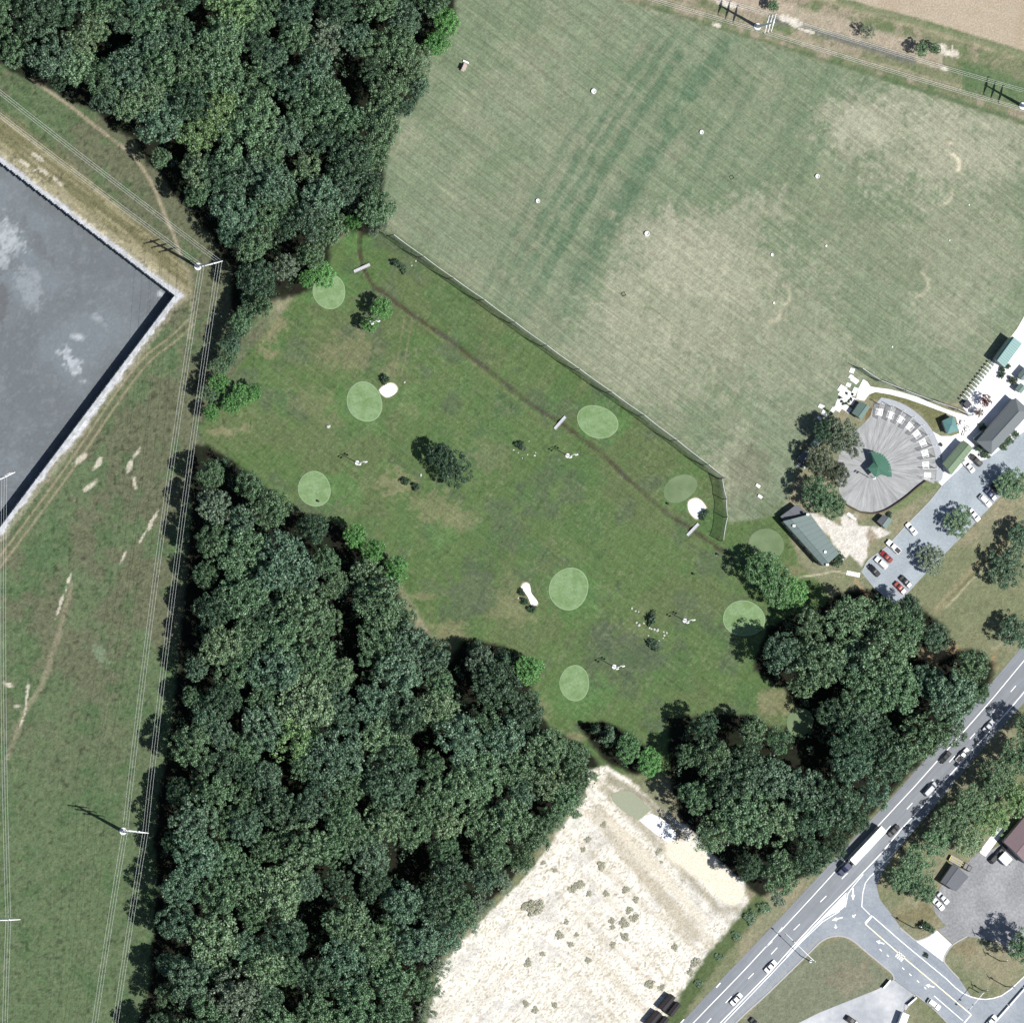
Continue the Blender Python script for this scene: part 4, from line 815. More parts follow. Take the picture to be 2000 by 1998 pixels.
mark('edge_line', [(1703, 1788), (1760, 1838), (1847, 1910), (1866, 1928), (1880, 1939), (1896, 1946), (1911, 1950), (1925, 1951), (1940, 1949), (1956, 1944), (1975, 1931), (2000, 1907), (2120, 1795)], 0.27, side_road)
mark('centre_line', [(1690, 1804), (1756, 1862), (1830, 1924), (1897, 1981)], 0.34, side_road, YELLOW)
mark('edge_line', [(1897, 1981), (1884, 1996), (1879, 2003)], 0.4, side_road); mark('edge_line', [(1824, 1944), (1881, 1993)], 0.26, side_road)
for a, b in [((1718, 1853), (1722, 1857)), ((1732, 1864), (1736, 1868)), ((1762, 1889), (1766, 1893)), ((1776, 1901), (1780, 1905)), ((1791, 1914), (1795, 1918)), ((1805, 1927), (1809, 1931))]:
    mark('lane_dash', [a, b], 0.3, side_road)
for k in range(4):   # block letters too worn to read
    mark('worn_letter', [(1749 + k * 3.4, 1868 + k * 2.9), (1757 + k * 3.4, 1858.5 + k * 2.9)], 0.42, side_road)
KERBM = mat('kerb_concrete', A(214, 214, 212), 0.9, 0.12, 1.5)
def kerb(pts, parent, w=0.35, h=0.16, m=None):
    q = MB(); strip(q, spline(pts, 4), w, h, 0.0); return q.build('kerb', m or KERBM, parent)
kerb([(1300, 2140), (1433, 2001), (1500, 1939), (1578, 1863), (1604, 1838), (1624, 1829), (1645, 1828), (1666, 1837), (1697, 1863), (1725, 1886), (1743, 1902), (1746, 1913)], hwy, 0.5)
kerb([(1757, 1811), (1775, 1826), (1788, 1836), (1800, 1834), (1816, 1827), (1829, 1816)], side_road, 0.45)
kerb([(1889, 1828), (1862, 1844), (1850, 1858), (1844, 1872), (1848, 1884), (1873, 1911)], side_road, 0.45)
kerb([(1788, 1942), (1776, 1950), (1767, 1964), (1768, 1976)], side_road, 0.4); kerb([(1788, 1942), (1819, 1966), (1851, 1998)], side_road, 0.3)
mark('gutter', [(1290, 2120), (1429, 1992), (1494, 1932), (1572, 1856), (1600, 1832)], 0.8, hwy, mat('gutter_concrete', A(186, 188, 190), 0.9, 0.1, 1), 0.07)
isl = sheet('traffic_island', [(1653, 1742), (1652, 1757), (1649, 1771), (1640, 1778), (1625, 1784), (1611, 1792), (1590, 1811), (1567, 1835), (1536, 1868), (1535, 1867), (1565, 1833), (1612, 1784), (1638, 1757)], 0.17, CONC, 'raised white concrete traffic island between highway and turning lane', thick=0.16)
kerb([(1684, 1117), (1697, 1093), (1730, 1069), (1770, 1026), (1814, 981), (1839, 950)], car_park, 0.3)
# ------------------------------------------------------------------ batting fan: radial streaked floor and the walk round it
FC = (1702, 915)
def fan_material():
    m = bpy.data.materials.new('batting_floor'); m.use_nodes = True; t = m.node_tree; b = t.nodes['Principled BSDF']; b.inputs['Roughness'].default_value = 0.95
    geo = t.nodes.new('ShaderNodeNewGeometry'); c = W(*FC)
    sub = t.nodes.new('ShaderNodeVectorMath'); sub.operation = 'SUBTRACT'; sub.inputs[1].default_value = (c.x, c.y, 0); t.links.new(geo.outputs['Position'], sub.inputs[0])
    gr = t.nodes.new('ShaderNodeTexGradient'); gr.gradient_type = 'RADIAL'; t.links.new(sub.outputs[0], gr.inputs[0])
    ln = t.nodes.new('ShaderNodeVectorMath'); ln.operation = 'LENGTH'; t.links.new(sub.outputs[0], ln.inputs[0])
    cmb = t.nodes.new('ShaderNodeCombineXYZ'); mu = t.nodes.new('ShaderNodeMath'); mu.operation = 'MULTIPLY'; mu.inputs[1].default_value = 60; t.links.new(gr.outputs[0], mu.inputs[0])
    m2 = t.nodes.new('ShaderNodeMath'); m2.operation = 'MULTIPLY'; m2.inputs[1].default_value = 0.13; t.links.new(ln.outputs['Value'], m2.inputs[0])
    t.links.new(mu.outputs[0], cmb.inputs[0]); t.links.new(m2.outputs[0], cmb.inputs[1])
    n = t.nodes.new('ShaderNodeTexNoise'); n.inputs['Scale'].default_value = 1.0; n.inputs['Detail'].default_value = 5; n.inputs['Roughness'].default_value = 0.7; t.links.new(cmb.outputs[0], n.inputs['Vector'])
    r = t.nodes.new('ShaderNodeValToRGB'); r.color_ramp.elements[0].position = 0.34; r.color_ramp.elements[0].color = A4(164, 166, 167); r.color_ramp.elements[1].position = 0.68; r.color_ramp.elements[1].color = A4(216, 219, 221)
    t.links.new(n.outputs[0], r.inputs[0]); t.links.new(r.outputs[0], b.inputs['Base Color']); return m
def ringpt(r, a): return (FC[0] + r * math.cos(math.radians(a)), FC[1] - r * math.sin(math.radians(a)))
fan = [ringpt(126, a) for a in range(88, -15, -6)] + [(1807, 937), (1790, 950), (1770, 967), (1750, 982), (1728, 995), (1705, 1001), (1680, 998), (1655, 985), (1640, 965), (1634, 930), (1638, 890), (1655, 855), (1688, 826), (1700, 812)]
FANM = fan_material()
fan_o = sheet('batting_fan_floor', fan, 0.07, FANM, 'grey fan shaped batting cage floor with radial streaks')
walk = [ringpt(127, a) for a in range(86, -16, -6)] + [(1833, 944)] + [ringpt(140, a) for a in range(-8, 84, 6)]
sheet('curved_walk', walk, 0.065, mat('walk_concrete', A(206, 212, 220), 0.9, 0.08, 1), 'pale curved walk round the outside of the batting fan')
# ------------------------------------------------------------------ golf greens and bunkers
def oval(cx, cy, rx, ry, rot, seed, k=1.0, n=48, wob=0.035):
    r = random.Random(seed); p1, p2 = r.uniform(0, 6), r.uniform(0, 6); res = []
    for i in range(n):
        a = 2 * math.pi * i / n; q = k * (1 + wob * math.sin(2 * a + p1) + wob * 0.6 * math.sin(3 * a + p2)); x, y = rx * q * math.cos(a), ry * q * math.sin(a)
        res.append((cx + x * math.cos(rot) - y * math.sin(rot), cy + x * math.sin(rot) + y * math.cos(rot)))
    return res
FAINT = mat('old_green_turf', A(140, 162, 122), 0.9, 0.12, 0.8, rgb2=A(124, 148, 106), scale2=0.2)
FAINT2 = mat('old_green_edge', A(134, 156, 116), 0.9, 0.12, 0.8)
GREENS = [(643, 570, 33, 33, 0, 'pale putting green half hidden by the upper wood', 0), (712, 785, 33, 41, -0.25, 'tall oval putting green beside the half moon bunker', 0), (614, 955, 32.5, 34, 0, 'round putting green against the lower wood', 0), (1167, 824, 40, 32, 0.35, 'wide oval putting green below the long net', 0), (1328, 954, 34, 26, -0.55, 'slanted oval putting green beside the egg shaped bunker', 1), (1111, 1150, 39, 41, 0.1, 'big round putting green in the middle of the course', 0), (1122, 1334, 30, 34, 0, 'lowest putting green, with mottled turf', 0), (1453, 1208, 40, 36, 0.2, 'putting green partly under the big trees', 0), (1497, 1062, 34, 30, 0.2, 'faint grey green putting green beside the long grey building', 1), (1562, 1410, 26, 28, 0, 'faint putting green hidden in the highway wood', 1)]
for i, (x, y, rx, ry, rot, lb, f) in enumerate(GREENS):
    o = sheet('putting_green', oval(x, y, rx, ry, rot, i, 0.955), 0.10, FAINT if f else GREENM, lb)
    m_ = MB(); m_.prism(pxpoly(oval(x, y, rx, ry, rot, i, 1.0)), 0.02, 0.07); m_.build('fringe', FAINT2 if f else FRINGE, o)
BUNK = [([(742, 760), (756, 750), (767, 749), (775, 756), (775, 764), (767, 772), (756, 776), (749, 773), (743, 767)], 'white half moon sand bunker'), ([(1343.5, 988), (1345.6, 979), (1354, 974), (1362, 973.6), (1370.5, 979), (1376.7, 987), (1379, 993), (1372.5, 1004), (1362, 1013), (1354, 1009), (1346.6, 1000)], 'white egg shaped sand bunker'), ([(1018, 1148), (1022, 1140), (1030, 1139), (1035, 1144), (1037.5, 1158), (1049, 1173.6), (1049, 1180), (1043, 1184), (1037.5, 1181), (1031, 1166), (1022, 1153)], 'white bottle shaped sand bunker')]
LIP = mat('bunker_lip', A(186, 180, 146), 0.95, 0.2, 2)
for pts, lb in BUNK:
    sp_ = spline(pts, 4, True); o = sheet('sand_bunker', sp_, 0.10, SANDM, lb)
    c = np.mean(sp_, axis=0); m_ = MB(); m_.prism(pxpoly([tuple(c + (np.array(p) - c) * 1.13) for p in sp_]), 0.02, 0.06); m_.build('lip', LIP, o)
# tarps on the sandy lot
m_ = sheet('green_pad', [(1194, 1550), (1212, 1544), (1233, 1545), (1252, 1562), (1272, 1581), (1260, 1592), (1246, 1602), (1215, 1582), (1197, 1565)], 0.06, mat('mint_pad', A(184, 192, 166), 0.95, 0.06, 1), 'flat mint green strip at the top of the sandy lot')
sheet('white_pad', [(1249, 1602), (1272, 1589), (1290, 1597), (1306, 1609), (1321, 1627), (1316, 1640), (1306, 1646), (1275, 1624)], 0.06, mat('chalk_white', (0.86, 0.87, 0.88), 0.95, 0.04, 1), 'bright white slab at the top of the sandy lot')
# ------------------------------------------------------------------ buildings
TEAL = mat('teal_metal_roof', A(128, 178, 176), 0.5, 0.05, 0.6, spec=0.4)
TEALD = mat('green_grey_roof', A(132, 158, 150), 0.6, 0.06, 0.6)
GREENR = mat('sage_metal_roof', A(146, 170, 140), 0.6, 0.05, 0.6)
GREYR = mat('grey_shingle', A(144, 152, 156), 0.85, 0.08, 2.5)
GREYL = mat('light_grey_metal_roof', A(136, 156, 154), 0.6, 0.05, 0.5)
GREENF = mat('green_canvas', A(84, 136, 116), 0.75, 0.06, 0.8)
MAUVE = mat('mauve_roof', A(156, 136, 142), 0.8, 0.05, 0.8)
SLATE = mat('slate_roof', A(128, 132, 140), 0.85, 0.06, 1)
BLACKR = mat('black_roof', A(52, 49, 54), 0.7, 0.10, 1)
WALLW = mat('pale_siding', A(214, 214, 210), 0.8, 0.05, 2); WALLB = mat('brown_siding', A(120, 108, 96), 0.85, 0.1, 2)
GLASS = mat('window_glass', (0.03, 0.035, 0.04), 0.1, spec=0.6)
def building(name, px, h, hr, roofm, label, ridge=0.5, walls=WALLW, cat='building', over=0.45, hip=0.0, seams=0, roofm2=None, doors=1):
    """px: eave corners A,B,C,D as they show in the photograph (ridge runs along AB); hip: how far the ridge stops short"""
    A_, B_, C_, D_ = [W(x, y, h) for x, y in px]
    cen = (A_ + B_ + C_ + D_) / 4; rz = math.atan2(B_.y - A_.y, B_.x - A_.x)
    t = empty(name, (cen.x, cen.y, 0), rz, label, cat)
    inv = Matrix.Rotation(-rz, 3, 'Z')
    a, b, c, d = [inv @ (Vector((p.x, p.y, 0)) - Vector((cen.x, cen.y, 0))) for p in (A_, B_, C_, D_)]
    e1 = a.lerp(d, ridge); e2 = b.lerp(c, ridge); L = e2 - e1
    e1, e2 = e1 + L * hip, e2 - L * hip
    def z(p, q): return Vector((p.x, p.y, q))
    th = 0.12
    def slab(quad, nm, m):
        q = MB(); n = len(quad); up = Vector((0, 0, th))
        q.add([v for v in quad] + [v + up for v in quad], [tuple(range(n))[::-1], tuple(range(n, 2 * n))] + [(i, (i + 1) % n, n + (i + 1) % n, n + i) for i in range(n)])
        me = q.mesh(nm, m); bm = bmesh.new(); bm.from_mesh(me); bmesh.ops.recalc_face_normals(bm, faces=bm.faces); bm.to_mesh(me); bm.free()
        return obj(nm, me, t)
    s1 = slab([z(a, h), z(b, h), z(e2, hr), z(e1, hr)], 'roof_slope', roofm); s2 = slab([z(d, h), z(e1, hr), z(e2, hr), z(c, h)], 'roof_slope', roofm2 or roofm)
    if hip > 0:
        slab([z(a, h), z(e1, hr), z(d, h)], 'roof_hip', roofm); slab([z(b, h), z(c, h), z(e2, hr)], 'roof_hip', roofm)
    for k in range(1, seams):
        f = k / seams
        for s_, (p, q, u, v) in ((s1, (a, b, e1, e2)), (s2, (d, c, e1, e2))):
            p0 = z(p.lerp(q, f), h + th + 0.02); p1 = z(u.lerp(v, f), hr + th + 0.02)
            MB().tube([p0, p1], 0.05, 4).build('roof_seam', roofm, s_)
    MB().tube([z(e1, hr + th), z(e2, hr + th)], 0.12, 6).build('ridge_cap', roofm, t)
    # walls under the eaves
    def ins(p): q = Vector((p.x, p.y, 0)); l = q.length; return q * max(0.2, (l - over) / l)
    base = [ins(p) for p in (a, b, c, d)]
    for i in range(4):
        p, q = base[i], base[(i + 1) % 4]; dr = (q - p).normalized(); nr = Vector((-dr.y, dr.x, 0)) * 0.1
        w = MB(); w.prism([(p.x, p.y), (q.x, q.y), (q.x + nr.x, q.y + nr.y), (p.x + nr.x, p.y + nr.y)], 0, h - 0.02); wo = w.build('wall', walls, t)
        Lw = (q - p).length; nw = int(Lw // 3.2)
        for k in range(nw):
            if Lw < 3: break
            mpt = p.lerp(q, (k + 0.5) / nw) - nr * 0.25
            isdoor = (k == nw // 2 and i in (0, 2)[:doors])
            g = MB(); g.box((mpt.x, mpt.y, 1.05 if isdoor else min(1.55, h * 0.6)), (0.95 if isdoor else 1.1, 0.06, 2.1 if isdoor else min(1.0, h * 0.35)), math.atan2(dr.y, dr.x)); g.build('door' if isdoor else 'window', WALLB if isdoor else GLASS, wo)
        if hip == 0 and i in (1, 3):
            e = e2 if i == 1 else e1; ee = ins(e)
            g = MB(); g.add([z(p, h - 0.02), z(q, h - 0.02), z(ee, hr - 0.06)], [(0, 1, 2)]); g.build('gable_wall', walls, t)
    return t
building('shed', [(1664, 807), (1680, 784), (1700, 795), (1682, 820)], 2.6, 3.6, TEALD, 'green grey gabled shed at the top of the batting fan', 0.6, cat='shed')
building('tee_shelter', [(1943, 702), (1976, 657), (1996, 671), (1962, 718)], 4.6, 5.4, TEAL, 'long teal metal roofed tee shelter at the right edge of the range', 0.16, cat='shelter', seams=12)
building('gazebo', [(1840, 822), (1861, 812), (1873, 841), (1850, 848)], 2.8, 4.2, TEAL, 'teal pyramid roofed gazebo between the plaza and the batting fan', 0.5, WALLW, 'gazebo', hip=0.47, seams=0)
building('office', [(1841, 906), (1881, 860), (1900, 876), (1858, 928)], 3.2, 4.4, GREENR, 'sage green gabled building between the batting fan and the car park', 0.5, seams=8)
building('clubhouse', [(1907, 862), (1983, 777), (2014, 804), (1936, 888)], 4.2, 6.6, GREYR, 'big grey hip roofed clubhouse cut by the right edge', 0.5, hip=0.16)
building('lean_to', [(1900, 857), (1921, 840), (1926, 846), (1906, 863)], 2.6, 3.0, TEALD, 'little green grey lean-to at the end of the clubhouse', 0.9, cat='shed')
lb = building('metal_building', [(1529, 1018), (1609, 1107), (1639, 1081), (1582, 1004)], 4.6, 5.4, GREYL, 'long grey metal roofed building left of the car park', 0.27, seams=10)
m = MB()
ext = building('annex', [(1524, 1009), (1548, 1030), (1578, 1003), (1556, 985)], 2.7, 3.0, SLATE, 'low dark flat annex at the end of the long grey building', 0.5)
VENT = W(1611, 1078, 5.3); q = MB(); q.lathe((0, 0, 0), [(0.0, 0.7), (0.45, 0.62), (0.5, 0.3), (0.3, 0.25), (0.3, -0.3)], 10); v = q.build('roof_vent', WHITE); v.location = VENT; tag(v, 'round white vent on the long grey roof', 'vent')
for k, (x, y, lbl) in enumerate([(1577, 1005, 'upper right corner of the long grey roof'), (1550, 1027, 'upper left corner of the long grey roof'), (1615, 1103, 'bottom corner of the long grey roof')]):
    p = W(x, y, 5.2); q = MB(); q.box((0, 0, 0.25), (0.8, 0.6, 0.5)); q.box((0, 0, 0.56), (0.9, 0.7, 0.12)); q.tube([(0, 0, -0.4), (0, 0, 0.05)], 0.15, 6); v = q.build('roof_fan', WHITE); v.location = p; tag(v, 'small white fan box at the ' + lbl, 'fan')
building('shed', [(1713, 1018), (1725, 1005), (1743, 1015), (1731, 1034)], 2.3, 3.0, SLATE, 'little shed with one grey and one teal slope near the car park', 0.5, cat='shed', roofm2=TEALD)
building('shed', [(1583, 870), (1616, 832), (1626, 840), (1596, 875)], 2.8, 3.5, TEALD, 'teal shed almost hidden under the trees by the batting fan', 0.5, cat='shed')
building('hut', [(1556, 897), (1570, 879), (1589, 888), (1574, 908)], 2.4, 3.1, SLATE, 'dark roofed hut left of the batting fan trees', 0.5, WALLB, 'hut')
building('building', [(1960, 1644), (2040, 1548), (2085, 1590), (2005, 1688)], 4.0, 5.6, MAUVE, 'purple roofed building cut by the right edge', 0.5)
building('shed', [(1837, 1722), (1862, 1686), (1892, 1712), (1867, 1741)], 2.8, 3.5, SLATE, 'dark grey roofed shed in the gravel yard', 0.3, cat='shed')
building('kiosk', [(1983, 760), (1993, 748), (2004, 757), (1994, 769)], 2.6, 3.0, TEALD, 'small pale roof on the plaza at the right edge', 0.5, cat='kiosk')
building('kiosk', [(1988, 735), (2004, 716), (2014, 724), (1998, 744)], 2.8, 3.4, GREYL, 'grey kiosk roof at the right edge below the tee shelter', 0.5, cat='kiosk')
OFF = [((1288, 1966), (1310, 1940), (1320, 1948), (1298, 1974), 'upper left'), ((1304, 1978), (1322, 1955), (1331, 1962), (1313, 1985), 'upper right'), ((1262, 1997), (1283, 1972), (1293, 1980), (1272, 2005), 'lower left'), ((1280, 2006), (1299, 1983), (1308, 1990), (1289, 2013), 'lower right')]
for a, b, c, d, w in OFF:
    building('site_cabin', [a, b, c, d], 2.7, 2.95, BLACKR, 'black roofed site cabin, %s of the four on the sandy lot' % w, 0.5, WALLB, 'cabin', over=0.15)
# green fan-shaped canopy at the hub of the batting cages
CP = [(1700, 881), (1711, 883), (1721, 886), (1728, 891), (1734, 899), (1739, 908), (1741, 918), (1742, 932), (1720, 927), (1710, 933), (1695, 915), (1706, 903)]
HB = 3.4; c0 = W(1712, 915, HB); t = empty('hub_canopy', (c0.x, c0.y, 0), 0, 'dark green fan shaped canopy at the hub of the batting cages', 'canopy')
P = [W(x, y, HB) - Vector((c0.x, c0.y, 0)) for x, y in CP]; apex = Vector((0.3, 0.3, HB + 0.9))
for i in range(len(P)):
    a, b = P[i], P[(i + 1) % len(P)]; q = MB(); q.add([a, b, apex, a - Vector((0, 0, 0.12)), b - Vector((0, 0, 0.12)), apex - Vector((0, 0, 0.12))], [(0, 1, 2), (5, 4, 3), (0, 3, 4, 1), (1, 4, 5, 2), (2, 5, 3, 0)])
    q.build('canopy_panel', GREENF, t)
for i in (0, 2, 4, 6, 7, 9, 10):
    p = P[i] * 0.93; MB().tube([(p.x, p.y, 0), (p.x, p.y, HB - 0.05)], 0.09, 6).build('post', STEEL, t)
# ------------------------------------------------------------------ batting cages: plates, divider fences, poles and the cables that carry the nets
PL = [(1717, 805), (1739, 811), (1759, 820), (1777, 834), (1791, 849), (1803, 866), (1807, 887), (1808, 909), (1811, 930)]
ordn = ['first', 'second', 'third', 'fourth', 'fifth', 'sixth', 'seventh', 'eighth', 'ninth', 'tenth', 'eleventh']
for i, (x, y) in enumerate(PL):
    p = W(x, y); a = math.atan2(p.y - W(*FC).y, p.x - W(*FC).x)
    t = empty('batting_plate', (p.x, p.y, 0.07), a, '%s white batting plate counting clockwise from the top shed' % ordn[i], 'plate', 'batting plates round the fan')
    MB().prism([(-1.1, -1.15), (1.1, -1.25), (1.1, 1.25), (-1.1, 1.15)], 0, 0.06).build('slab', SANDM, t)
    MB().prism([(-0.3, 0), (0, -0.3), (0.35, -0.3), (0.35, 0.3), (0, 0.3)], 0.06, 0.09).build('home_plate', WHITE, t)
    for s_ in (-1, 1): MB().prism([(-0.8, s_ * 0.6), (0.8, s_ * 0.6), (0.8, s_ * 1.0), (-0.8, s_ * 1.0)][::1], 0.06, 0.08).build('batter_box', CONC2, t)
NETD = NET
for i in range(10):
    ang = 84 - i * 10.6
    o_, n_ = W(*ringpt(127, ang)), W(*ringpt(98, ang)); c = W(*ringpt(28, ang))
    t = empty('cage_fence', (o_.x, o_.y, 0), 0, '%s divider fence counting clockwise round the batting fan' % ordn[i], 'fence', 'divider fences of the batting cages')
    L = n_ - o_; nn = Vector((-L.y, L.x, 0)).normalized() * 0.03
    q = MB(); q.add([(0, 0, 0.1), (L.x, L.y, 0.1), (L.x, L.y, 2.6), (0, 0, 2.6)], [(0, 1, 2, 3)]); q.build('netting', NETD, t)
    for f in (0, 0.5, 1): MB().tube([(L.x * f, L.y * f, 0), (L.x * f, L.y * f, 2.7 if f else 5.2)], 0.06 if f else 0.11, 6).build('post', STEEL, t)
    MB().tube([(0, 0, 2.62), (L.x, L.y, 2.62)], 0.05, 5).build('rail', STEEL, t)
    K = c - o_; MB().tube([(0, 0, 5.1), (K.x * 0.5, K.y * 0.5, 4.3), (K.x, K.y, 4.1)], 0.022, 4).build('net_cable', WIRE, t)
t = empty('rim_wall', W(1705, 1000), 0, 'low dark curved wall along the lower rim of the batting fan', 'wall')
rim = spline([(1642, 975), (1655, 987), (1680, 1000), (1705, 1003), (1728, 997), (1750, 984), (1771, 969), (1791, 952), (1808, 939)], 5); o0 = W(1705, 1000)
q = MB(); strip(q, rim, 0.35, 0.9, 0.0); q.v = [(a - o0.x, b - o0.y, c) for a, b, c in q.v]; q.build('wall_band', mat('dark_timber', A(110, 98, 88), 0.9, 0.15, 2), t)
# hub floodlight mast
def mast(px, py, h, label, heads, base=True, name='floodlight', arm=1.1, rz=0.4, r=0.13):
    p = W(px, py); t = empty(name, (p.x, p.y, 0), rz, label, 'floodlight', 'floodlights')
    MB().tube([(0, 0, 0), (0, 0, h * 0.6), (0, 0, h)], [r, r * 0.8, r * 0.6], 8).build('pole', STEEL if name != 'floodlight' else WOOD, t)
    if base: MB().lathe((0, 0, 0), [(0.75, 0), (0.75, 0.35), (0.55, 0.45), (0.0, 0.45)], 12).build('footing', CONC, t)
    for lev in (0, 1):
        MB().tube([(-arm, 0, h - 0.3 - lev * 1.5), (arm, 0, h - 0.3 - lev * 1.5)], 0.06, 6).build('crossarm', STEEL, t)
        for s_ in range(heads):
            x = -arm + 2 * arm * s_ / max(heads - 1, 1)
            rot = Matrix.Rotation(0.6, 3, 'X'); g = MB(); g.box((x, -0.25, h - 0.15 - lev * 1.5), (0.62, 0.35, 0.55), rot=rot); hd = g.build('lamp_head', WHITE, t)
            g = MB(); g.box((x, -0.44, h - 0.25 - lev * 1.5), (0.52, 0.04, 0.42), rot=rot); g.build('lamp_lens', GLASS, hd)
    return t
mast(697, 904, 9.5, 'floodlight pole between the tall oval and round putting greens', 2)
mast(1108, 890, 9.5, 'floodlight pole in the middle of the course by the rocks', 2)
mast(1199, 1302, 9.5, 'floodlight pole near the lowest putting green', 2)
mast(1337, 1212, 9.0, 'floodlight pole right of the white rocks', 2)
mast(722, 630, 9.5, 'floodlight pole in the small tree by the ditch', 2)
mast(1697, 933, 8.5, 'thin mast standing at the canopy of the batting fan', 1, False, 'mast', 0.3)
# ------------------------------------------------------------------ tall net between range and course
def net(pts, h, label, sag=0.8, post_r=0.14):
    P = [W(a, b) for a, b in pts]; o0 = P[0]; t = empty('ball_net', (o0.x, o0.y, 0), 0, label, 'net')
    for i, p in enumerate(P):
        q = p - o0; MB().tube([(q.x, q.y, 0), (q.x, q.y, h + 0.15)], [post_r, post_r * 0.7], 7).build('post', WOOD, t)
        if i == len(P) - 1: break
        r = P[i + 1] - o0; tops = []; vs = []; n = 8
        for k in range(n + 1):
            f = k / n; x = q.lerp(r, f); s_ = sag * 4 * f * (1 - f); bulge = Vector((-(r - q).y, (r - q).x, 0)).normalized() * (0.9 * 4 * f * (1 - f))
            tops.append((x.x, x.y, h - s_)); vs += [(x.x, x.y, h - s_), (x.x + bulge.x, x.y + bulge.y, h * 0.5), (x.x + bulge.x * 0.4, x.y + bulge.y * 0.4, 0.1)]
        g = MB(); g.add(vs, [(3 * k + j, 3 * k + 3 + j, 3 * k + 4 + j, 3 * k + 1 + j) for k in range(n) for j in (0, 1)]); g.build('netting', NET, t)
        MB().tube(tops, 0.085, 5).build('top_cable', mat('pale_rope', (0.62, 0.63, 0.60), 0.8), t)
NP = [(762, 461), (820, 503), (878, 545), (938, 587), (998, 631), (1060, 676), (1124, 722), (1187, 767), (1250, 812), (1314, 861), (1375, 908), (1408, 934)]
net([(x - 6, y) for x, y in NP], 10.5, 'long tall ball net between the driving range and the golf course')
net([(1403, 936), (1411, 975), (1413, 1010), (1405, 1056)], 6.0, 'tall ball net turning down past the egg shaped bunker')
net([(1676, 720), (1712, 744), (1760, 763), (1812, 783), (1862, 800), (1890, 812)], 6.0, 'low ball net above the white curving footpath', 0.5)
# ------------------------------------------------------------------ power lines
def pylon(px, py, h, arms, along, half, label, cat='pylon'):
    p = W(px, py); t = empty('pylon', (p.x, p.y, 0), along, label, cat)
    MB().tube([(0, 0, 0), (0, 0, h * 0.5), (0, 0, h)], [0.62, 0.42, 0.22], 10).build('pole', STEEL, t)
    MB().lathe((0, 0, 0), [(1.2, 0), (1.2, 0.4), (0.9, 0.5), (0, 0.5)], 12).build('footing', CONC, t)
    ends = []
    for z in arms:
        for s_ in (-1, 1):
            g = MB(); g.tube([(0, s_ * 0.2, z - 0.5), (0, s_ * half, z)], [0.26, 0.13], 6); g.tube([(0, s_ * 0.2, z + 0.3), (0, s_ * half, z)], [0.14, 0.1], 6); g.build('crossarm', WHITE, t)
            MB().lathe((0, s_ * half, z - 1.3), [(0.04, 1.3), (0.14, 1.1), (0.06, 0.95), (0.14, 0.8), (0.06, 0.65), (0.14, 0.5), (0.06, 0.35), (0.1, 0.1), (0.0, 0.0)], 7).build('insulator', GLASS, t)
            e = Vector((-s_ * half * math.sin(along), s_ * half * math.cos(along), z - 1.3)) + Vector((p.x, p.y, 0)); ends.append(e)
    return ends
def wires(E1, E2, sag, label, group):
    names = ['top', 'middle', 'bottom']; sd_ = ['first', 'second']
    for i, (a, b) in enumerate(zip(E1, E2)):
        pts = [a.lerp(b, k / 16) - Vector((0, 0, sag * 4 * (k / 16) * (1 - k / 16))) for k in range(17)]
        o = MB().tube([p - a for p in pts], 0.027, 4).build('power_cable', WIRE); o.location = a
        tag(o, label % (names[i // 2], ('left', 'right')[i % 2]), 'cable', group)
ha = lambda a, b: heading(a, b)
dS = ha((386, 521), (240, 1623)); dN = ha((-250, 25), (386, 521)); dC = (dS + dN) / 2 
def order(E, ref):   # keep the two circuits on their own sides: left end first
    res = []
    for i in range(0, len(E), 2):
        a, b = E[i], E[i + 1]; res += [a, b] if (a - b).dot(ref) < 0 else [b, a]
    return res
ex = Vector((1, 0.3, 0))
E_c = order(pylon(386, 521, 28, (27, 22.5, 18), math.radians(105), 3.0, 'steel corner pylon with its arms over the wood edge'), ex)
E_s = order(pylon(240, 1623, 28, (27, 22.5, 18), ha((386, 521), (240, 1623)), 3.3, 'steel pylon standing in the meadow beside the lower wood'), ex)
E_s2 = order(pylon(118, 2480, 28, (27, 22.5, 18), ha((240, 1623), (118, 2480)), 3.3, 'steel pylon beyond the bottom edge'), ex)
E_n = order(pylon(-300, -10, 28, (27, 22.5, 18), dN, 3.3, 'steel pylon beyond the left edge'), ex)
wires(E_c, E_s, 6.0, '%s %s wire of the long span down the wood edge', 'wires of the meadow power line')
wires(E_s, E_s2, 5.0, '%s %s wire running off the bottom edge', 'wires of the meadow power line')
wires(E_n, E_c, 5.0, '%s %s wire running up to the left over the dry strip', 'wires of the meadow power line')
E_w1 = pylon(-12, 1794, 28, (27, 22.5, 18), math.radians(92), 3.8, 'steel pylon at the left edge with one long white arm showing')
E_w0 = pylon(-19, 935, 28, (27, 22.5, 18), math.radians(115), 3.6, 'steel pylon at the left edge over the sunken yard')
E_w2 = pylon(-22, 2600, 28, (27, 22.5, 18), math.radians(92), 3.8, 'steel pylon below the lower left corner')
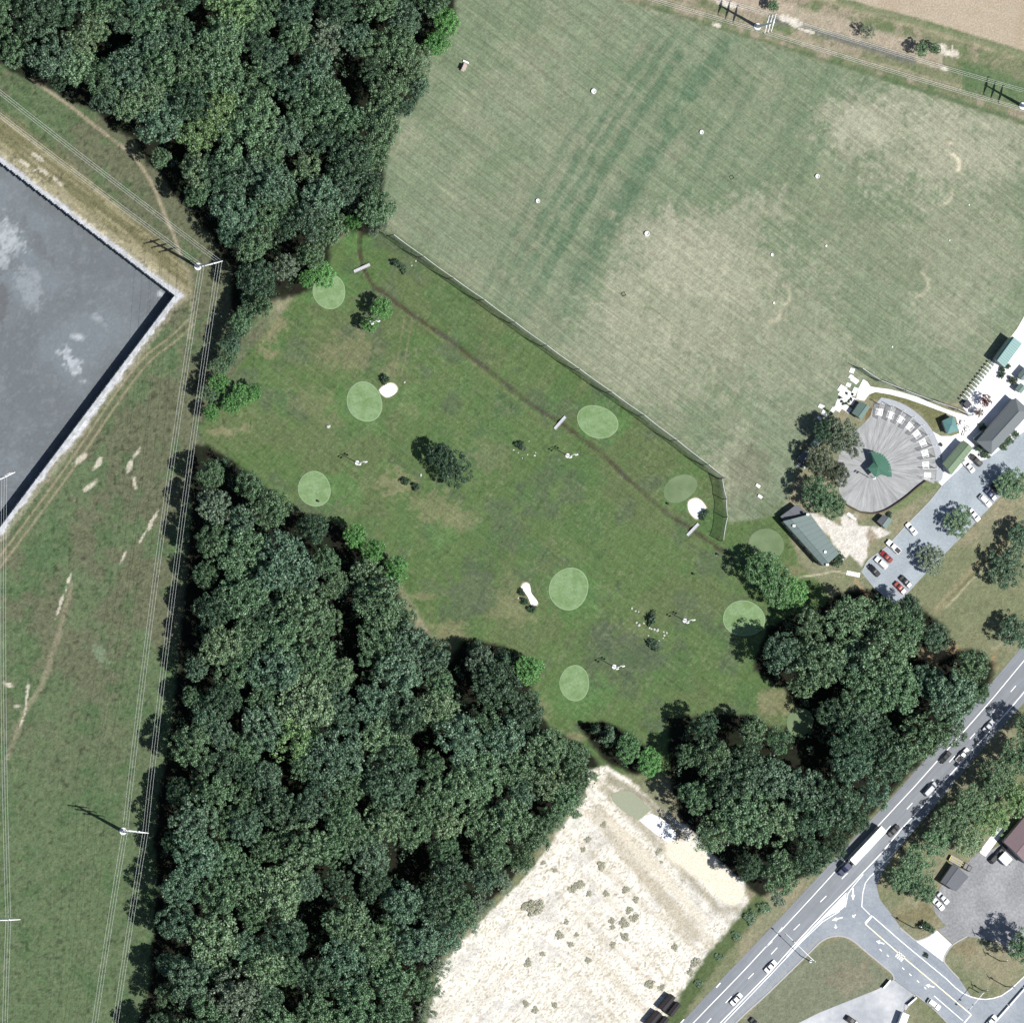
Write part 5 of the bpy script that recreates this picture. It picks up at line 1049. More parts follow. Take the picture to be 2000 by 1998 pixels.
for a, b, lbl in ((E_w0, E_w1, '%s %s wire down the left edge'), (E_w1, E_w2, '%s %s wire in the lower left corner')):
    mid1 = [(a[i] * 0.62 + a[i + 1] * 0.38) for i in (0, 2, 4)]; mid2 = [(b[i] * 0.62 + b[i + 1] * 0.38) for i in (0, 2, 4)]
    for k in range(3):
        pts = [mid1[k].lerp(mid2[k], j / 16) - Vector((0, 0, 4 * 5.0 * (j / 16) * (1 - j / 16))) for j in range(17)]
        o = MB().tube([p - pts[0] for p in pts], 0.027, 4).build('power_cable', WIRE); o.location = pts[0]; tag(o, lbl % (['top', 'middle', 'bottom'][k], ''), 'cable', 'wires of the left edge power line'); o['label'] = o['label'].replace('  ', ' ')
ey = Vector((0.3, 1, 0))
aN = ha((1479, 53), (1997, 208))
E_e1 = order(pylon(1479, 53, 23, (22.5, 18, 13.5), aN, 3.0, 'steel pylon at the top edge near the crop field'), ey)
E_e2 = order(pylon(1997, 208, 23, (22.5, 18, 13.5), aN, 3.0, 'steel pylon base at the right edge above the range'), ey)
E_e0 = order(pylon(961, -102, 23, (22.5, 18, 13.5), aN, 3.0, 'steel pylon beyond the top edge'), ey)
wires(E_e1, E_e2, 3.0, '%s %s wire of the span below the crop field', 'wires of the top right power line')
wires(E_e0, E_e1, 3.0, '%s %s wire running off the top edge', 'wires of the top right power line')
def utility_pole(px, py, h, rz, label):
    p = W(px, py); t = empty('utility_pole', (p.x, p.y, 0), rz, label, 'utility pole')
    MB().tube([(0, 0, 0), (0, 0, h)], [0.17, 0.11], 8).build('pole', WOOD, t)
    MB().box((0, 0, h - 0.5), (0.12, 2.4, 0.14)).build('crossarm', WOOD, t)
    for y in (-1.0, -0.4, 0.4, 1.0): MB().tube([(0, y, h - 0.43), (0, y, h - 0.15)], 0.06, 6).build('insulator', WHITE, t)
    MB().tube([(0.25, 0, h - 2.6), (0.25, 0, h - 1.6)], 0.24, 8).build('transformer', STEEL, t)
utility_pole(1783, 1811, 12, 0.9, 'utility pole on the verge beside the side road'); utility_pole(1964, 1926, 11, 0.6, 'utility pole on the rounded grass corner'); utility_pole(1919, 1934, 7, 0.2, 'short utility pole on the rounded grass corner'); utility_pole(1953, 1876, 10, 0.4, 'utility pole behind the rounded grass corner'); utility_pole(1932, 1838, 10, 0.4, 'utility pole at the mouth of the gravel yard')
# traffic signal
p = W(1583, 1877); pe = W(1534, 1822, 6.2); t = empty('traffic_signal', (p.x, p.y, 0), 0, 'traffic signal mast with its arm over the highway', 'traffic signal')
MB().tube([(0, 0, 0), (0, 0, 6.6)], [0.2, 0.13], 8).build('pole', STEEL, t); MB().lathe((0, 0, 0), [(0.5, 0), (0.5, 0.3), (0, 0.35)], 10).build('footing', CONC, t)
d = pe - Vector((p.x, p.y, 0)); MB().tube([(0, 0, 5.9), (d.x, d.y, 6.2)], [0.12, 0.07], 7).build('arm', STEEL, t)
for f in (0.72, 0.97):
    g = MB(); g.box((d.x * f, d.y * f, 5.7), (0.35, 0.35, 1.0), heading((1583, 1877), (1534, 1822))); hd = g.build('signal_head', mat('signal_black', (0.03, 0.03, 0.03), 0.6), t)
p = W(1912, 1938); t = empty('traffic_signal', (p.x, p.y, 0), 0, 'traffic signal mast reaching over the side road', 'traffic signal'); pe = W(1893, 1972, 6.0); d = pe - p
MB().tube([(0, 0, 0), (0, 0, 6.4)], [0.18, 0.12], 8).build('pole', STEEL, t); MB().tube([(0, 0, 5.8), (d.x, d.y, 6.0)], [0.1, 0.06], 7).build('arm', STEEL, t)
for f in (0.7, 0.97):
    g = MB(); g.box((d.x * f, d.y * f, 5.5), (0.35, 0.35, 1.0)); g.build('signal_head', MATS['signal_black'], t)
# ------------------------------------------------------------------ footbridges, flags, rocks, targets, bins
PLANK = mat('grey_white_plank', (0.42, 0.43, 0.46), 0.8, 0.1, 3)
def bridge(a, b, label):
    A0, B0 = W(*a), W(*b); L = (B0 - A0).length; c = (A0 + B0) / 2; t = empty('footbridge', (c.x, c.y, 0), math.atan2(B0.y - A0.y, B0.x - A0.x), label, 'footbridge')
    n = 10
    MB().box((0, 0, 0.12), (L - 0.2, 0.5, 0.14)).build('beam', WOOD, t)
    for k in range(n): MB().box((-L / 2 + L * (k + 0.5) / n, 0, 0.25), (L / n - 0.04, 0.85, 0.08)).build('plank', PLANK, t)
    for s_ in (-1, 1): MB().box((0, s_ * 0.46, 0.34), (L, 0.08, 0.14)).build('side_rail', PLANK, t)
bridge((691, 531), (722, 517), 'white plank footbridge at the top of the ditch'); bridge((1083, 838), (1104, 814), 'white plank footbridge beside the wide oval green'); bridge((1342, 1046), (1364, 1023), 'white plank footbridge below the egg shaped bunker')
FLAGM = mat('red_flag', (0.6, 0.06, 0.05), 0.8)
for x, y, lb in [(648, 588, 'half hidden green'), (716, 790, 'tall oval green'), (611, 951, 'round green against the lower wood'), (1144, 823, 'wide oval green'), (1332, 957, 'slanted oval green'), (1123, 1148, 'big round green'), (1118, 1340, 'lowest green'), (1437, 1190, 'green partly under the big trees'), (1500, 1060, 'faint grey green')]:
    p = W(x, y); t = empty('golf_flag', (p.x, p.y, 0.1), 2.6, 'thin golf flag standing in the ' + lb, 'flag', 'golf flags')
    MB().tube([(0, 0, 0), (0, 0, 2.2)], 0.025, 6).build('pole', WHITE, t); g = MB(); g.add([(0, 0, 2.2), (0, 0, 1.85), (0.5, 0.05, 1.98), (0.5, 0.05, 2.12)], [(0, 1, 2, 3)]); g.build('cloth', FLAGM, t)
ROCKM = mat('white_rock', (0.42, 0.42, 0.39), 0.9, 0.15, 3); rk = random.Random(9)
def rock_mesh(seed):
    r = random.Random(seed); bm = bmesh.new(); bmesh.ops.create_icosphere(bm, subdivisions=2, radius=1.0)
    for v in bm.verts: v.co *= 1 + r.uniform(-0.22, 0.16); v.co.z *= 0.62
    me = bpy.data.meshes.new('rock'); bm.to_mesh(me); bm.free(); me.materials.append(ROCKM); return me
RM = [rock_mesh(i) for i in range(5)]
def rock(x, y, r_, lb, g): 
    p = W(x, y); o = obj('rock', rk.choice(RM)); o.location = (p.x, p.y, r_ * 0.25); r_ *= 0.72; o.scale = (r_ * rk.uniform(0.9, 1.4), r_, r_); o.rotation_euler = (0, 0, rk.uniform(0, 6)); tag(o, lb, 'rock', g)
for i, (x, y, r_) in enumerate([(1234, 1188, .45), (1241, 1193, .4), (1247, 1195, .35), (1243, 1216, .5), (1248, 1221, .6), (1257, 1217, .35), (1268, 1226, .55), (1272, 1228, .4), (1278, 1229, .5), (1284, 1231, .6), (1296, 1234, .4), (1302, 1236, .4), (1297, 1241, .5), (1266, 1241, .35), (1295, 1246, .35), (1287, 1251, .3)]):
    rock(x, y, r_, ('big' if r_ > .48 else 'small') + ' white rock ' + ('above the upright hedge' if y < 1200 else 'between the two clipped hedges'), 'white rocks by the clipped hedges')
for x, y, r_ in [(1003, 879, .35), (1012, 884, .3), (1030, 888, .4), (1044, 890, .45), (1046, 884, .3), (1020, 895, .3), (1033, 862, .25)]: rock(x, y, r_, ('big' if r_ > .38 else 'small') + ' pale rock left of the middle floodlight', 'pale rocks by the middle floodlight')
for x, y, r_, lb in [(641, 833, .8, 'white rock alone on the lawn left of the tall oval green'), (790, 747, .45, 'white rock right of the half moon bunker'), (812, 510, .4, 'white rock by the long net near the three bushes'), (804, 519, .3, 'small white rock beside the three bushes'), (822, 928, .5, 'pale rock below the dark pair of trees'), (1012, 1168, .4, 'pale rock left of the bottle shaped bunker'), (1400, 1084, .3, 'little white rock where the ditch meets the big trees')]: rock(x, y, r_, lb, None)
for i, (x, y) in enumerate([(1480, 949), (1484, 970)]):
    p = W(x, y); t = empty('tee_bench', (p.x, p.y, 0), heading((0, 0), (1, 0.7)), 'white slab bench on the range corner, %s of two' % ('upper', 'lower')[i], 'bench')
    MB().box((0, 0, 0.42), (1.5, 0.9, 0.1)).build('top', WHITE, t)
    for s_ in (-1, 1): MB().box((s_ * 0.5, 0, 0.19), (0.12, 0.7, 0.37)).build('leg', WHITE, t)
TG = [(1159, 179, .95, 'nearest the top of the striped turf'), (1370, 259, .8, 'right of the darkest stripe'), (1050, 393, .8, 'at the left of the striped turf'), (1263, 457, .95, 'beside the bare square'), (1596, 345, .8, 'in the middle of the right half'), (1508, 498, .6, 'right of the bare patch'), (1614, 481, .45, 'farthest right in the lower half'), (1512, 592, .45, 'inside the faint ring'), (1855, 470, .3, 'near the right edge'), (1893, 401, .3, 'below the pale arc'), (1743, 678, .35, 'closest to the plaza')]
for x, y, r_, lb in TG:
    r_ *= 0.8
    p = W(x, y); t = empty('range_target', (p.x, p.y, 0), 0, 'white open barrel target on the range ' + lb, 'target', 'range targets')
    MB().lathe((0, 0, 0), [(r_, 0), (r_ * 1.04, r_ * 0.4), (r_, r_ * 0.8), (r_ * 0.82, r_ * 0.82), (r_ * 0.8, 0.1), (0, 0.1)], 18).build('barrel', WHITE, t); MB().lathe((0, 0, r_ * 0.74), [(r_ * 1.0, 0), (r_ * 1.1, 0.06), (r_ * 1.0, 0.12)], 18).build('rim', WHITE, t)
for x, y, lb in [(1429, 347, 'right of the striped turf'), (1218, 575, 'left of the bare patch')]:
    p = W(x, y); t = empty('target_frame', (p.x, p.y, 0), 0.5, 'dark square net frame lying on the range ' + lb, 'frame')
    for k in range(4):
        a = k * math.pi / 2; MB().box((0.55 * math.cos(a), 0.55 * math.sin(a), 0.12), (0.1, 1.2, 0.24), a).build('side', mat('dark_frame', A(84, 92, 84), 0.9), t)
for x, y, lb in [(1304, 984, 'beside the slanted oval green'), (1401, 1083, 'at the end of the ditch'), (1354, 1121, 'on the lawn above the fourth floodlight'), (621, 979, 'on the round green against the lower wood')]:
    p = W(x, y); t = empty('litter_bin', (p.x, p.y, 0), 0, 'small dark bin ' + lb, 'bin'); MB().lathe((0, 0, 0), [(0.28, 0), (0.33, 0.85), (0.3, 0.9), (0, 0.9)], 12).build('body', mat('dark_green_plastic', (0.02, 0.03, 0.02), 0.7), t); MB().lathe((0, 0, 0.9), [(0.36, 0), (0.3, 0.14), (0, 0.18)], 12).build('lid', MATS['dark_green_plastic'], t)
# pale stone slabs and blocks of the rockery above the batting fan
SL = [(1652, 770, 13, 10), (1645, 760, 8, 7), (1660, 782, 10, 8), (1642, 785, 9, 8), (1652, 797, 12, 6), (1636, 797, 8, 6), (1669, 765, 5, 9), (1664, 724, 5, 5), (1669, 743, 8, 5), (1662, 736, 4, 4), (1604, 794, 6, 4), (1608, 805, 3, 6), (1600, 817, 5, 2.5), (1627, 800, 4, 5), (1612, 811, 4, 2.5), (1657, 752, 5, 4), (1660, 1006, 7, 3), (1667, 1012, 6, 2), (1560, 908, 3, 4), (1570, 912, 3, 3), (1569, 898, 3.5, 2)]
for i, (x, y, a, b) in enumerate(SL):
    p = W(x, y); o = MB().prism([(-a * S, -b * S), (a * S * 0.9, -b * S * 0.95), (a * S, b * S), (-a * S * 0.85, b * S * 0.9)], 0, 0.12 + (i % 3) * 0.04).build('stone_slab', CONC); o.location = (p.x, p.y, 0); o.rotation_euler = (0, 0, heading((0, 0), (1, 0.75)) + (i % 4) * 0.1)
    tag(o, ('large' if a * b > 60 else 'small' if a * b < 20 else 'medium') + ' white stone slab ' + ('in the rockery above the batting fan' if x < 1650 and y < 830 else 'beside the white footpath end' if y < 830 else 'near the little shed' if x > 1640 else 'beside the dark hut'), 'slab', 'white stone slabs')
for i in range(9):
    x, y = [(1641, 777), (1644, 784), (1648, 789), (1653, 788), (1658, 784), (1663, 780), (1654, 768), (1611, 799), (1617, 803)][i]; bush(x, y, 3.2, 'dark green', 'tiny dark planting in the white rockery ' + ('square' if i == 6 else 'border' if i < 6 else 'foot'), 'rockery plantings', 0.8)
# timber steps to the car park
p = W(1666, 1121); t = empty('steps', (p.x, p.y, 0), heading((1655, 1118), (1679, 1123)), 'flight of white steps between the worn path and the car park', 'steps')
for k in range(9): MB().box((-2.0 + k * 0.5, 0, 0.06 + 0.03 * k), (0.34, 1.5, 0.12 + 0.06 * k)).build('step', WHITE, t)
# tee line: mats and white dividers
MATM = mat('tee_mat', A(150, 165, 150), 0.95, 0.1, 3)
for k in range(13):
    f = k / 12; x, y = 1880 + 55 * f, 783 - 73 * f; p = W(x, y); h_ = heading((1880, 783), (1935, 710))
    t = empty('tee_bay', (p.x, p.y, 0.06), h_, '%s tee bay from the lower end of the range tee line' % (ordn + ['twelfth', 'thirteenth'])[k], 'tee bay', 'tee bays along the range')
    MB().box((0, -0.4, 0.03), (0.75, 1.5, 0.05)).build('mat', MATM, t); MB().box((0.6, 0.2, 0.25), (0.14, 2.2, 0.5)).build('divider', WHITE, t); MB().box((-0.2, 1.3, 0.35), (0.5, 0.45, 0.7)).build('ball_tray', mat('dark_tray', A(92, 92, 96), 0.8), t)
p = W(1887, 790); t = empty('ball_hut', (p.x, p.y, 0.06), 0.7, 'small dark square ball machine at the lower end of the tee line', 'machine'); MB().box((0, 0, 0.9), (1.9, 1.9, 1.8)).build('cabinet', mat('machine_grey', A(96, 98, 106), 0.7), t); MB().box((0, 0, 1.86), (2.1, 2.1, 0.12)).build('lid', MATS['machine_grey'], t)
for i, (x, y) in enumerate([(1880, 826), (1889, 838), (1872, 834), (1884, 848)]):
    p = W(x, y); t = empty('picnic_table', (p.x, p.y, 0.06), 0.4 * i, ('upper', 'right', 'left', 'lower')[i] + ' pale picnic table beside the gazebo', 'table', 'picnic tables'); MB().box((0, 0, 0.74), (1.7, 0.8, 0.07)).build('top', WHITE, t)
    for s_ in (-1, 1): MB().box((0, s_ * 0.75, 0.43), (1.7, 0.3, 0.06)).build('seat', WHITE, t); MB().box((s_ * 0.6, 0, 0.36), (0.1, 1.5, 0.7)).build('leg', WOOD, t)
# guard rail and barrier
def rail(pts, label):
    P = [W(a, b) for a, b in pts]; o0 = P[0]; t = empty('guard_rail', (o0.x, o0.y, 0), 0, label, 'guard rail')
    for i in range(len(P) - 1):
        q, r = P[i] - o0, P[i + 1] - o0; g = MB(); g.tube([(q.x, q.y, 0.62), (r.x, r.y, 0.62)], 0.17, 4); g.build('beam', WOOD, t)
        for f in (0, 0.33, 0.66): c = q.lerp(r, f); MB().box((c.x, c.y, 0.3), (0.14, 0.14, 0.6)).build('post', WOOD, t)
rail([(1749, 1668), (1773, 1640), (1799, 1610), (1822, 1582)], 'brown guard rail along the right side of the highway')
p = W(2000, 1925); t = empty('median_barrier', (p.x, p.y, 0), 0, 'pale concrete median barrier in the lower right corner', 'barrier'); q = MB(); B0, B1 = W(2060, 1862), W(1940, 1998)
for f0, f1 in ((0, .24), (.25, .49), (.5, .74), (.75, .99)):
    a, b = B0.lerp(B1, f0) - p, B0.lerp(B1, f1) - p; c = (a + b) / 2; g = MB(); rz = math.atan2(b.y - a.y, b.x - a.x); g.box((c.x, c.y, 0.55), ((b - a).length, 0.5, 1.1), rz); g.box((c.x, c.y, 0.12), ((b - a).length, 0.8, 0.24), rz); g.build('segment', CONC, t)
# sign boards at the bottom drive
for a, b, lb in [((1724, 1929), (1737, 1914), 'low brown sign wall at the mouth of the concrete yard'), ((1772, 1962), (1788, 1948), 'low brown sign wall on the small grass corner')]:
    A0, B0 = W(*a), W(*b); c = (A0 + B0) / 2; t = empty('sign_wall', (c.x, c.y, 0), math.atan2(B0.y - A0.y, B0.x - A0.x), lb, 'sign'); L = (B0 - A0).length
    MB().box((0, 0, 0.7), (L, 0.35, 1.4)).build('panel', WOOD, t); MB().box((0, 0, 1.46), (L + 0.2, 0.5, 0.12)).build('cap', WHITE, t)
# ------------------------------------------------------------------ vehicles
PAINTC = mat('car_paint', objcolor=True, rough=0.3, spec=0.5); TYRE = DARK; RIM = mat('alloy_rim', (0.5, 0.5, 0.52), 0.35); LAMPW = mat('headlight_glass', (0.75, 0.77, 0.8), 0.2); LAMPR = mat('tail_light', (0.35, 0.02, 0.02), 0.3)
def loft(sections):
    """sections: x, half width low, half width high, z low, z high -> closed rounded body"""
    m = MB(); n = 8; vs = []
    for x, wl, wh, z0, z1 in sections:
        zc = z0 + (z1 - z0) * 0.45
        vs += [(x, -wl * 0.9, z0), (x, -wl, zc), (x, -wh, z1 - 0.06), (x, -wh * 0.86, z1), (x, wh * 0.86, z1), (x, wh, z1 - 0.06), (x, wl, zc), (x, wl * 0.9, z0)]
    fs = [(i * n + k, i * n + (k + 1) % n, (i + 1) * n + (k + 1) % n, (i + 1) * n + k) for i in range(len(sections) - 1) for k in range(n)]
    fs += [tuple(range(n))[::-1], tuple((len(sections) - 1) * n + k for k in range(n))]
    m.add(vs, [f[::-1] for f in fs]); return m
KINDS = {'sedan': dict(L=4.7, w=0.92, hood=0.92, deck=0.98, top=1.44, cab=(-1.35, -0.75, 0.45, 1.15)), 'suv': dict(L=4.8, w=0.96, hood=1.05, deck=1.15, top=1.72, cab=(-2.15, -1.85, 0.5, 1.1)), 'pickup': dict(L=5.6, w=0.98, hood=1.10, deck=1.05, top=1.80, cab=(-0.75, -0.5, 0.75, 1.3)), 'van': dict(L=5.4, w=1.0, hood=1.15, deck=1.3, top=2.15, cab=(-2.6, -2.5, 1.0, 1.75))}
def mk(kind):
    k = KINDS[kind]; L, w = k['L'] / 2, k['w']; r0, r1, f1, f0 = k['cab']; top = k['top']; belt = max(k['hood'], k['deck'])
    t = empty('car' if kind != 'pickup' else 'pickup_truck')
    body = loft([(-L, w * 0.86, w * 0.8, 0.38, k['deck'] - 0.14), (-L + 0.18, w * 0.97, w * 0.93, 0.26, k['deck']), (r0, w, w * 0.96, 0.24, k['deck']), (f0, w, w * 0.95, 0.24, k['hood'] + 0.03), (L - 0.5, w * 0.98, w * 0.9, 0.26, k['hood'] - 0.08), (L - 0.1, w * 0.9, w * 0.82, 0.3, k['hood'] - 0.18), (L, w * 0.8, w * 0.72, 0.4, k['hood'] - 0.3)])
    me_body = body.mesh('body', PAINTC, False); me_body.polygons.foreach_set('use_smooth', [False] * len(me_body.polygons)); B_ = obj('body', me_body, t)
    zb = min(k['hood'], k['deck']) - 0.05
    cab = loft([(r0 + 0.06, w * 0.86, w * 0.84, zb, zb + 0.12), (r1, w * 0.86, w * 0.72, zb, top - 0.03), ((r1 + f1) / 2, w * 0.88, w * 0.76, zb, top), (f1, w * 0.86, w * 0.72, zb, top - 0.05), (f0 - 0.04, w * 0.84, w * 0.82, zb, zb + 0.12)])
    obj('cabin', cab.mesh('cabin', PAINTC), t)
    e = 0.02
    def pane(nm, vs): q = MB(); q.add(vs, [(0, 1, 2, 3)]); o = q.build(nm, GLASS, t); return o
    zh, zd = k['hood'] + 0.04, k['deck'] + 0.04
    pane('windscreen', [(f0 - 0.02, -w * 0.78, zh + e), (f0 - 0.02, w * 0.78, zh + e), (f1 + 0.03, w * 0.66, top - 0.03 + e), (f1 + 0.03, -w * 0.66, top - 0.03 + e)])
    pane('rear_window', [(r0 + 0.02, w * 0.78, zd + e), (r0 + 0.02, -w * 0.78, zd + e), (r1 - 0.03, -w * 0.66, top - 0.02 + e), (r1 - 0.03, w * 0.66, top - 0.02 + e)])
    for s_ in (-1, 1):
        pane('side_window', [(r0 + 0.25, s_ * w * 0.885, belt + 0.02), (f0 - 0.3, s_ * w * 0.885, belt + 0.02), (f1 - 0.02, s_ * w * 0.80, top - 0.12), (r1 + 0.05, s_ * w * 0.80, top - 0.12)])
        MB().box((L - 0.12, s_ * w * 0.62, k['hood'] - 0.28), (0.2, 0.34, 0.14)).build('headlight', LAMPW, t); MB().box((-L + 0.03, s_ * w * 0.62, k['deck'] - 0.25), (0.1, 0.3, 0.18)).build('tail_light', LAMPR, t)
        MB().box((f0 - 0.35, s_ * (w + 0.08), belt + 0.06), (0.14, 0.18, 0.13)).build('mirror', DARK, t)
        for x in (-L * 0.60, L * 0.62):
            q = MB(); q.tube([(x, s_ * (w - 0.2), 0.33), (x, s_ * (w + 0.01), 0.33)], 0.33, 14); wh = q.build('wheel', TYRE, t); q = MB(); q.tube([(x, s_ * (w + 0.005), 0.33), (x, s_ * (w + 0.025), 0.33)], 0.2, 10); q.build('rim', RIM, wh)
    if kind == 'pickup': MB().box((-L * 0.63, 0, k['deck'] + 0.012), (L * 0.66, w * 1.5, 0.02)).build('cargo_bed', mat('bed_liner', (0.05, 0.05, 0.055), 0.8), t)
    if kind == 'van':
        for x in (-1.6, -0.2): MB().box((x, 0, top + 0.04), (0.08, w * 1.3, 0.06)).build('roof_rack', STEEL, t)
    return t
PROTO = {}
def car(px, py, tx, ty, kind, rgb, label, z=0.055, group=None, h=0.7):
    if kind not in PROTO: PROTO[kind] = mk(kind); t = PROTO[kind]
    else: t = copy_tree(PROTO[kind])
    p = W(px, py, h); t.location = (p.x, p.y, z); t.rotation_euler = (0, 0, heading((px, py), (px + tx, py + ty)))
    for c in t.children:
        if c.name.split('.')[0] in ('body', 'cabin'): c.color = rgb + (1,)
    tag(t, label, 'pickup' if kind == 'pickup' else 'van' if kind == 'van' else 'car', group); return t
WH, SI, BK, RD, BL, DG = (0.80, 0.80, 0.79), (0.45, 0.47, 0.5), (0.012, 0.012, 0.014), (0.22, 0.025, 0.02), (0.03, 0.04, 0.10), (0.05, 0.05, 0.05)
for a in [(1780, 1033, -.65, -.76, 'sedan', WH, 'white car parked alone in the middle of the car park'), (1745, 1068, -.72, -.66, 'pickup', WH, 'white pickup parked left of the grey green tree'), (1731, 1087, -.72, -.68, 'sedan', RD, 'red car parked between the two white ones'), (1721, 1099, -.74, -.66, 'suv', WH, 'white estate car between the red car and the black one'), (1707, 1114, -.68, -.72, 'sedan', BK, 'black car parked nearest the white steps'), (1769, 1136, .72, .72, 'sedan', BK, 'black car parked at the low end of the car park'), (1758, 1148, .68, .70, 'sedan', RD, 'red car half under the tree at the low end'), (1892, 911, -.68, -.74, 'sedan', WH, 'white car parked against the sage green roof'), (1906, 899, -.72, -.68, 'suv', DG, 'dark car parked beside the clubhouse corner'), (1924, 978, .72, .70, 'suv', WH, 'white car in the row under the highest car park tree'), (1935, 966, .70, .70, 'sedan', BL, 'dark blue car in the row under the highest car park tree'), (1947, 955, .72, .70, 'suv', BK, 'black car in the row under the highest car park tree'), (1903, 1006, .66, .76, 'sedan', WH, 'white car beside the middle car park tree'), (1958, 943, .72, .70, 'sedan', SI, 'silver car in the shade of the highest car park tree')]:
    car(*a, group='cars in the car park')
for a in [(1931, 1418, .68, -.73, 'sedan', SI, 'silver car on the highway at the edge of the tree shade'), (1846, 1479, -.68, .73, 'sedan', BK, 'black car on the highway beside the white pickup'), (1880, 1475, .68, -.73, 'pickup', WH, 'white pickup on the highway beside the black car'), (1817, 1541, .68, -.73, 'van', SI, 'silver van on the highway'), (1746, 1622, .68, -.73, 'sedan', DG, 'small dark car right behind the long white lorry'), (1438, 1951, .70, -.71, 'sedan', WH, 'white car lowest on the highway'), (1505, 1887, .69, -.72, 'sedan', WH, 'white car on the highway by the traffic signal arm')]:
    car(*a, group='cars on the highway')
for a in [(1476, 1999, .7, .7, 'sedan', BK, 'black car cut by the bottom edge beside the highway'), (1664, 1994, .7, .5, 'suv', BK, 'black car on the concrete yard at the bottom edge'), (1833, 1766, .70, .71, 'sedan', WH, 'white car, lower left of the pair in the gravel yard'), (1842, 1754, .70, .71, 'sedan', SI, 'silver car, upper right of the pair in the gravel yard'), (1944, 1674, .7, -.7, 'suv', BK, 'black car beside the square white trailer'), (1956, 1661, .7, -.7, 'sedan', DG, 'dark grey car against the purple roofed building'), (1936, 1994, .66, -.75, 'sedan', WH, 'white car beside the median barrier'), (1824, 1961, .82, .6, 'suv', WH, 'white car at the left kerb of the side road')]:
    car(*a)
# lorry: dark blue tractor with a long white box trailer, heading down-left
def lorry():
    c = W(1696, 1651, 4.0); hd = heading((1740, 1604), (1652, 1698)); t = empty('lorry', (c.x, c.y, 0.055), hd, 'long white box lorry with a dark blue cab on the highway', 'lorry')
    Lt = 15.2
    MB().box((0, 0, 2.55), (Lt, 2.6, 2.85)).build('trailer_box', WHITE, t); rf = MB(); rf.box((0, 0, 4.01), (Lt - 0.1, 2.5, 0.06)); rf.build('trailer_roof', mat('lorry_white', (0.86, 0.86, 0.86), 0.5), t)
    for s_ in (-1, 1): MB().box((0.5, s_ * 1.22, 0.75), (6.5, 0.06, 0.6)).build('side_skirt', STEEL, t)
    x0 = Lt / 2 + 0.9; blue = mat('cab_blue', (0.025, 0.03, 0.075), 0.35, spec=0.5)
    cabm = loft([(x0, 1.2, 1.15, 0.7, 3.3), (x0 + 1.7, 1.2, 1.12, 0.7, 3.2), (x0 + 2.5, 1.15, 1.0, 0.7, 2.75), (x0 + 2.9, 1.1, 0.95, 0.7, 1.75), (x0 + 4.2, 0.98, 0.85, 0.6, 1.6), (x0 + 4.5, 0.9, 0.8, 0.6, 1.3)]); cabm.build('cab', blue, t)
    q = MB(); q.add([(x0 + 2.93, -0.9, 1.85), (x0 + 2.93, 0.9, 1.85), (x0 + 2.55, 0.92, 2.7), (x0 + 2.55, -0.92, 2.7)], [(0, 1, 2, 3)]); q.build('windscreen', GLASS, t)
    for s_ in (-1, 1):
        MB().tube([(x0 - 0.35, s_ * 0.95, 0.7), (x0 - 0.35, s_ * 0.95, 3.6)], 0.12, 8).build('exhaust_stack', STEEL, t); MB().tube([(x0 + 0.4, s_ * 1.05, 0.75), (x0 + 1.9, s_ * 1.05, 0.75)], 0.33, 10).build('fuel_tank', STEEL, t)
        MB().box((x0 + 2.4, s_ * 1.4, 2.1), (0.12, 0.25, 0.6)).build('mirror', DARK, t); MB().box((x0 + 4.45, s_ * 0.7, 0.95), (0.12, 0.3, 0.22)).build('headlight', LAMPW, t)
        for x in (-Lt / 2 + 1.6, -Lt / 2 + 2.9, x0 - 1.9, x0 - 0.6, x0 + 3.6):
            q = MB(); q.tube([(x, s_ * 0.75, 0.5), (x, s_ * 1.2, 0.5)], 0.5, 14); wh = q.build('wheel', TYRE, t); q = MB(); q.tube([(x, s_ * 1.2, 0.5), (x, s_ * 1.23, 0.5)], 0.28, 10); q.build('rim', RIM, wh)
    MB().box((x0 - 0.4, 0, 0.85), (3.4, 0.9, 0.25)).build('chassis', DARK, t)
lorry()
# tow truck in the gravel yard
c = W(1876, 1686, 1.2); t = empty('tow_truck', (c.x, c.y, 0.05), heading((1852, 1672), (1900, 1699)), 'black tow truck with a yellow boom above the grey shed', 'truck')
loft([(1.2, 1.05, 0.98, 0.6, 2.2), (2.2, 1.05, 0.95, 0.6, 2.1), (2.7, 1.0, 0.9, 0.6, 1.4), (3.8, 0.95, 0.85, 0.6, 1.3), (4.0, 0.85, 0.8, 0.6, 1.1)]).build('cab', mat('black_paint', (0.015, 0.015, 0.017), 0.35), t)
MB().box((-1.2, 0, 1.0), (4.8, 2.0, 0.3)).build('flat_bed', mat('bed_white', A(196, 196, 190), 0.7), t)
for s_ in (-1, 1):
    MB().tube([(-3.6, s_ * 0.35, 1.3), (0.9, s_ * 0.35, 2.3)], 0.11, 6).build('boom', mat('boom_yellow', (0.6, 0.5, 0.18), 0.6), t)
    for x in (-2.4, -1.2, 3.1): q = MB(); q.tube([(x, s_ * 0.7, 0.48), (x, s_ * 1.02, 0.48)], 0.48, 12); q.build('wheel', TYRE, t)
MB().box((-3.8, 0, 0.9), (0.3, 1.9, 0.5)).build('wheel_lift', MATS['boom_yellow'], t); q = MB(); q.add([(2.72, -0.85, 1.45), (2.72, 0.85, 1.45), (2.24, 0.85, 2.06), (2.24, -0.85, 2.06)], [(0, 1, 2, 3)]); q.build('windscreen', GLASS, t)
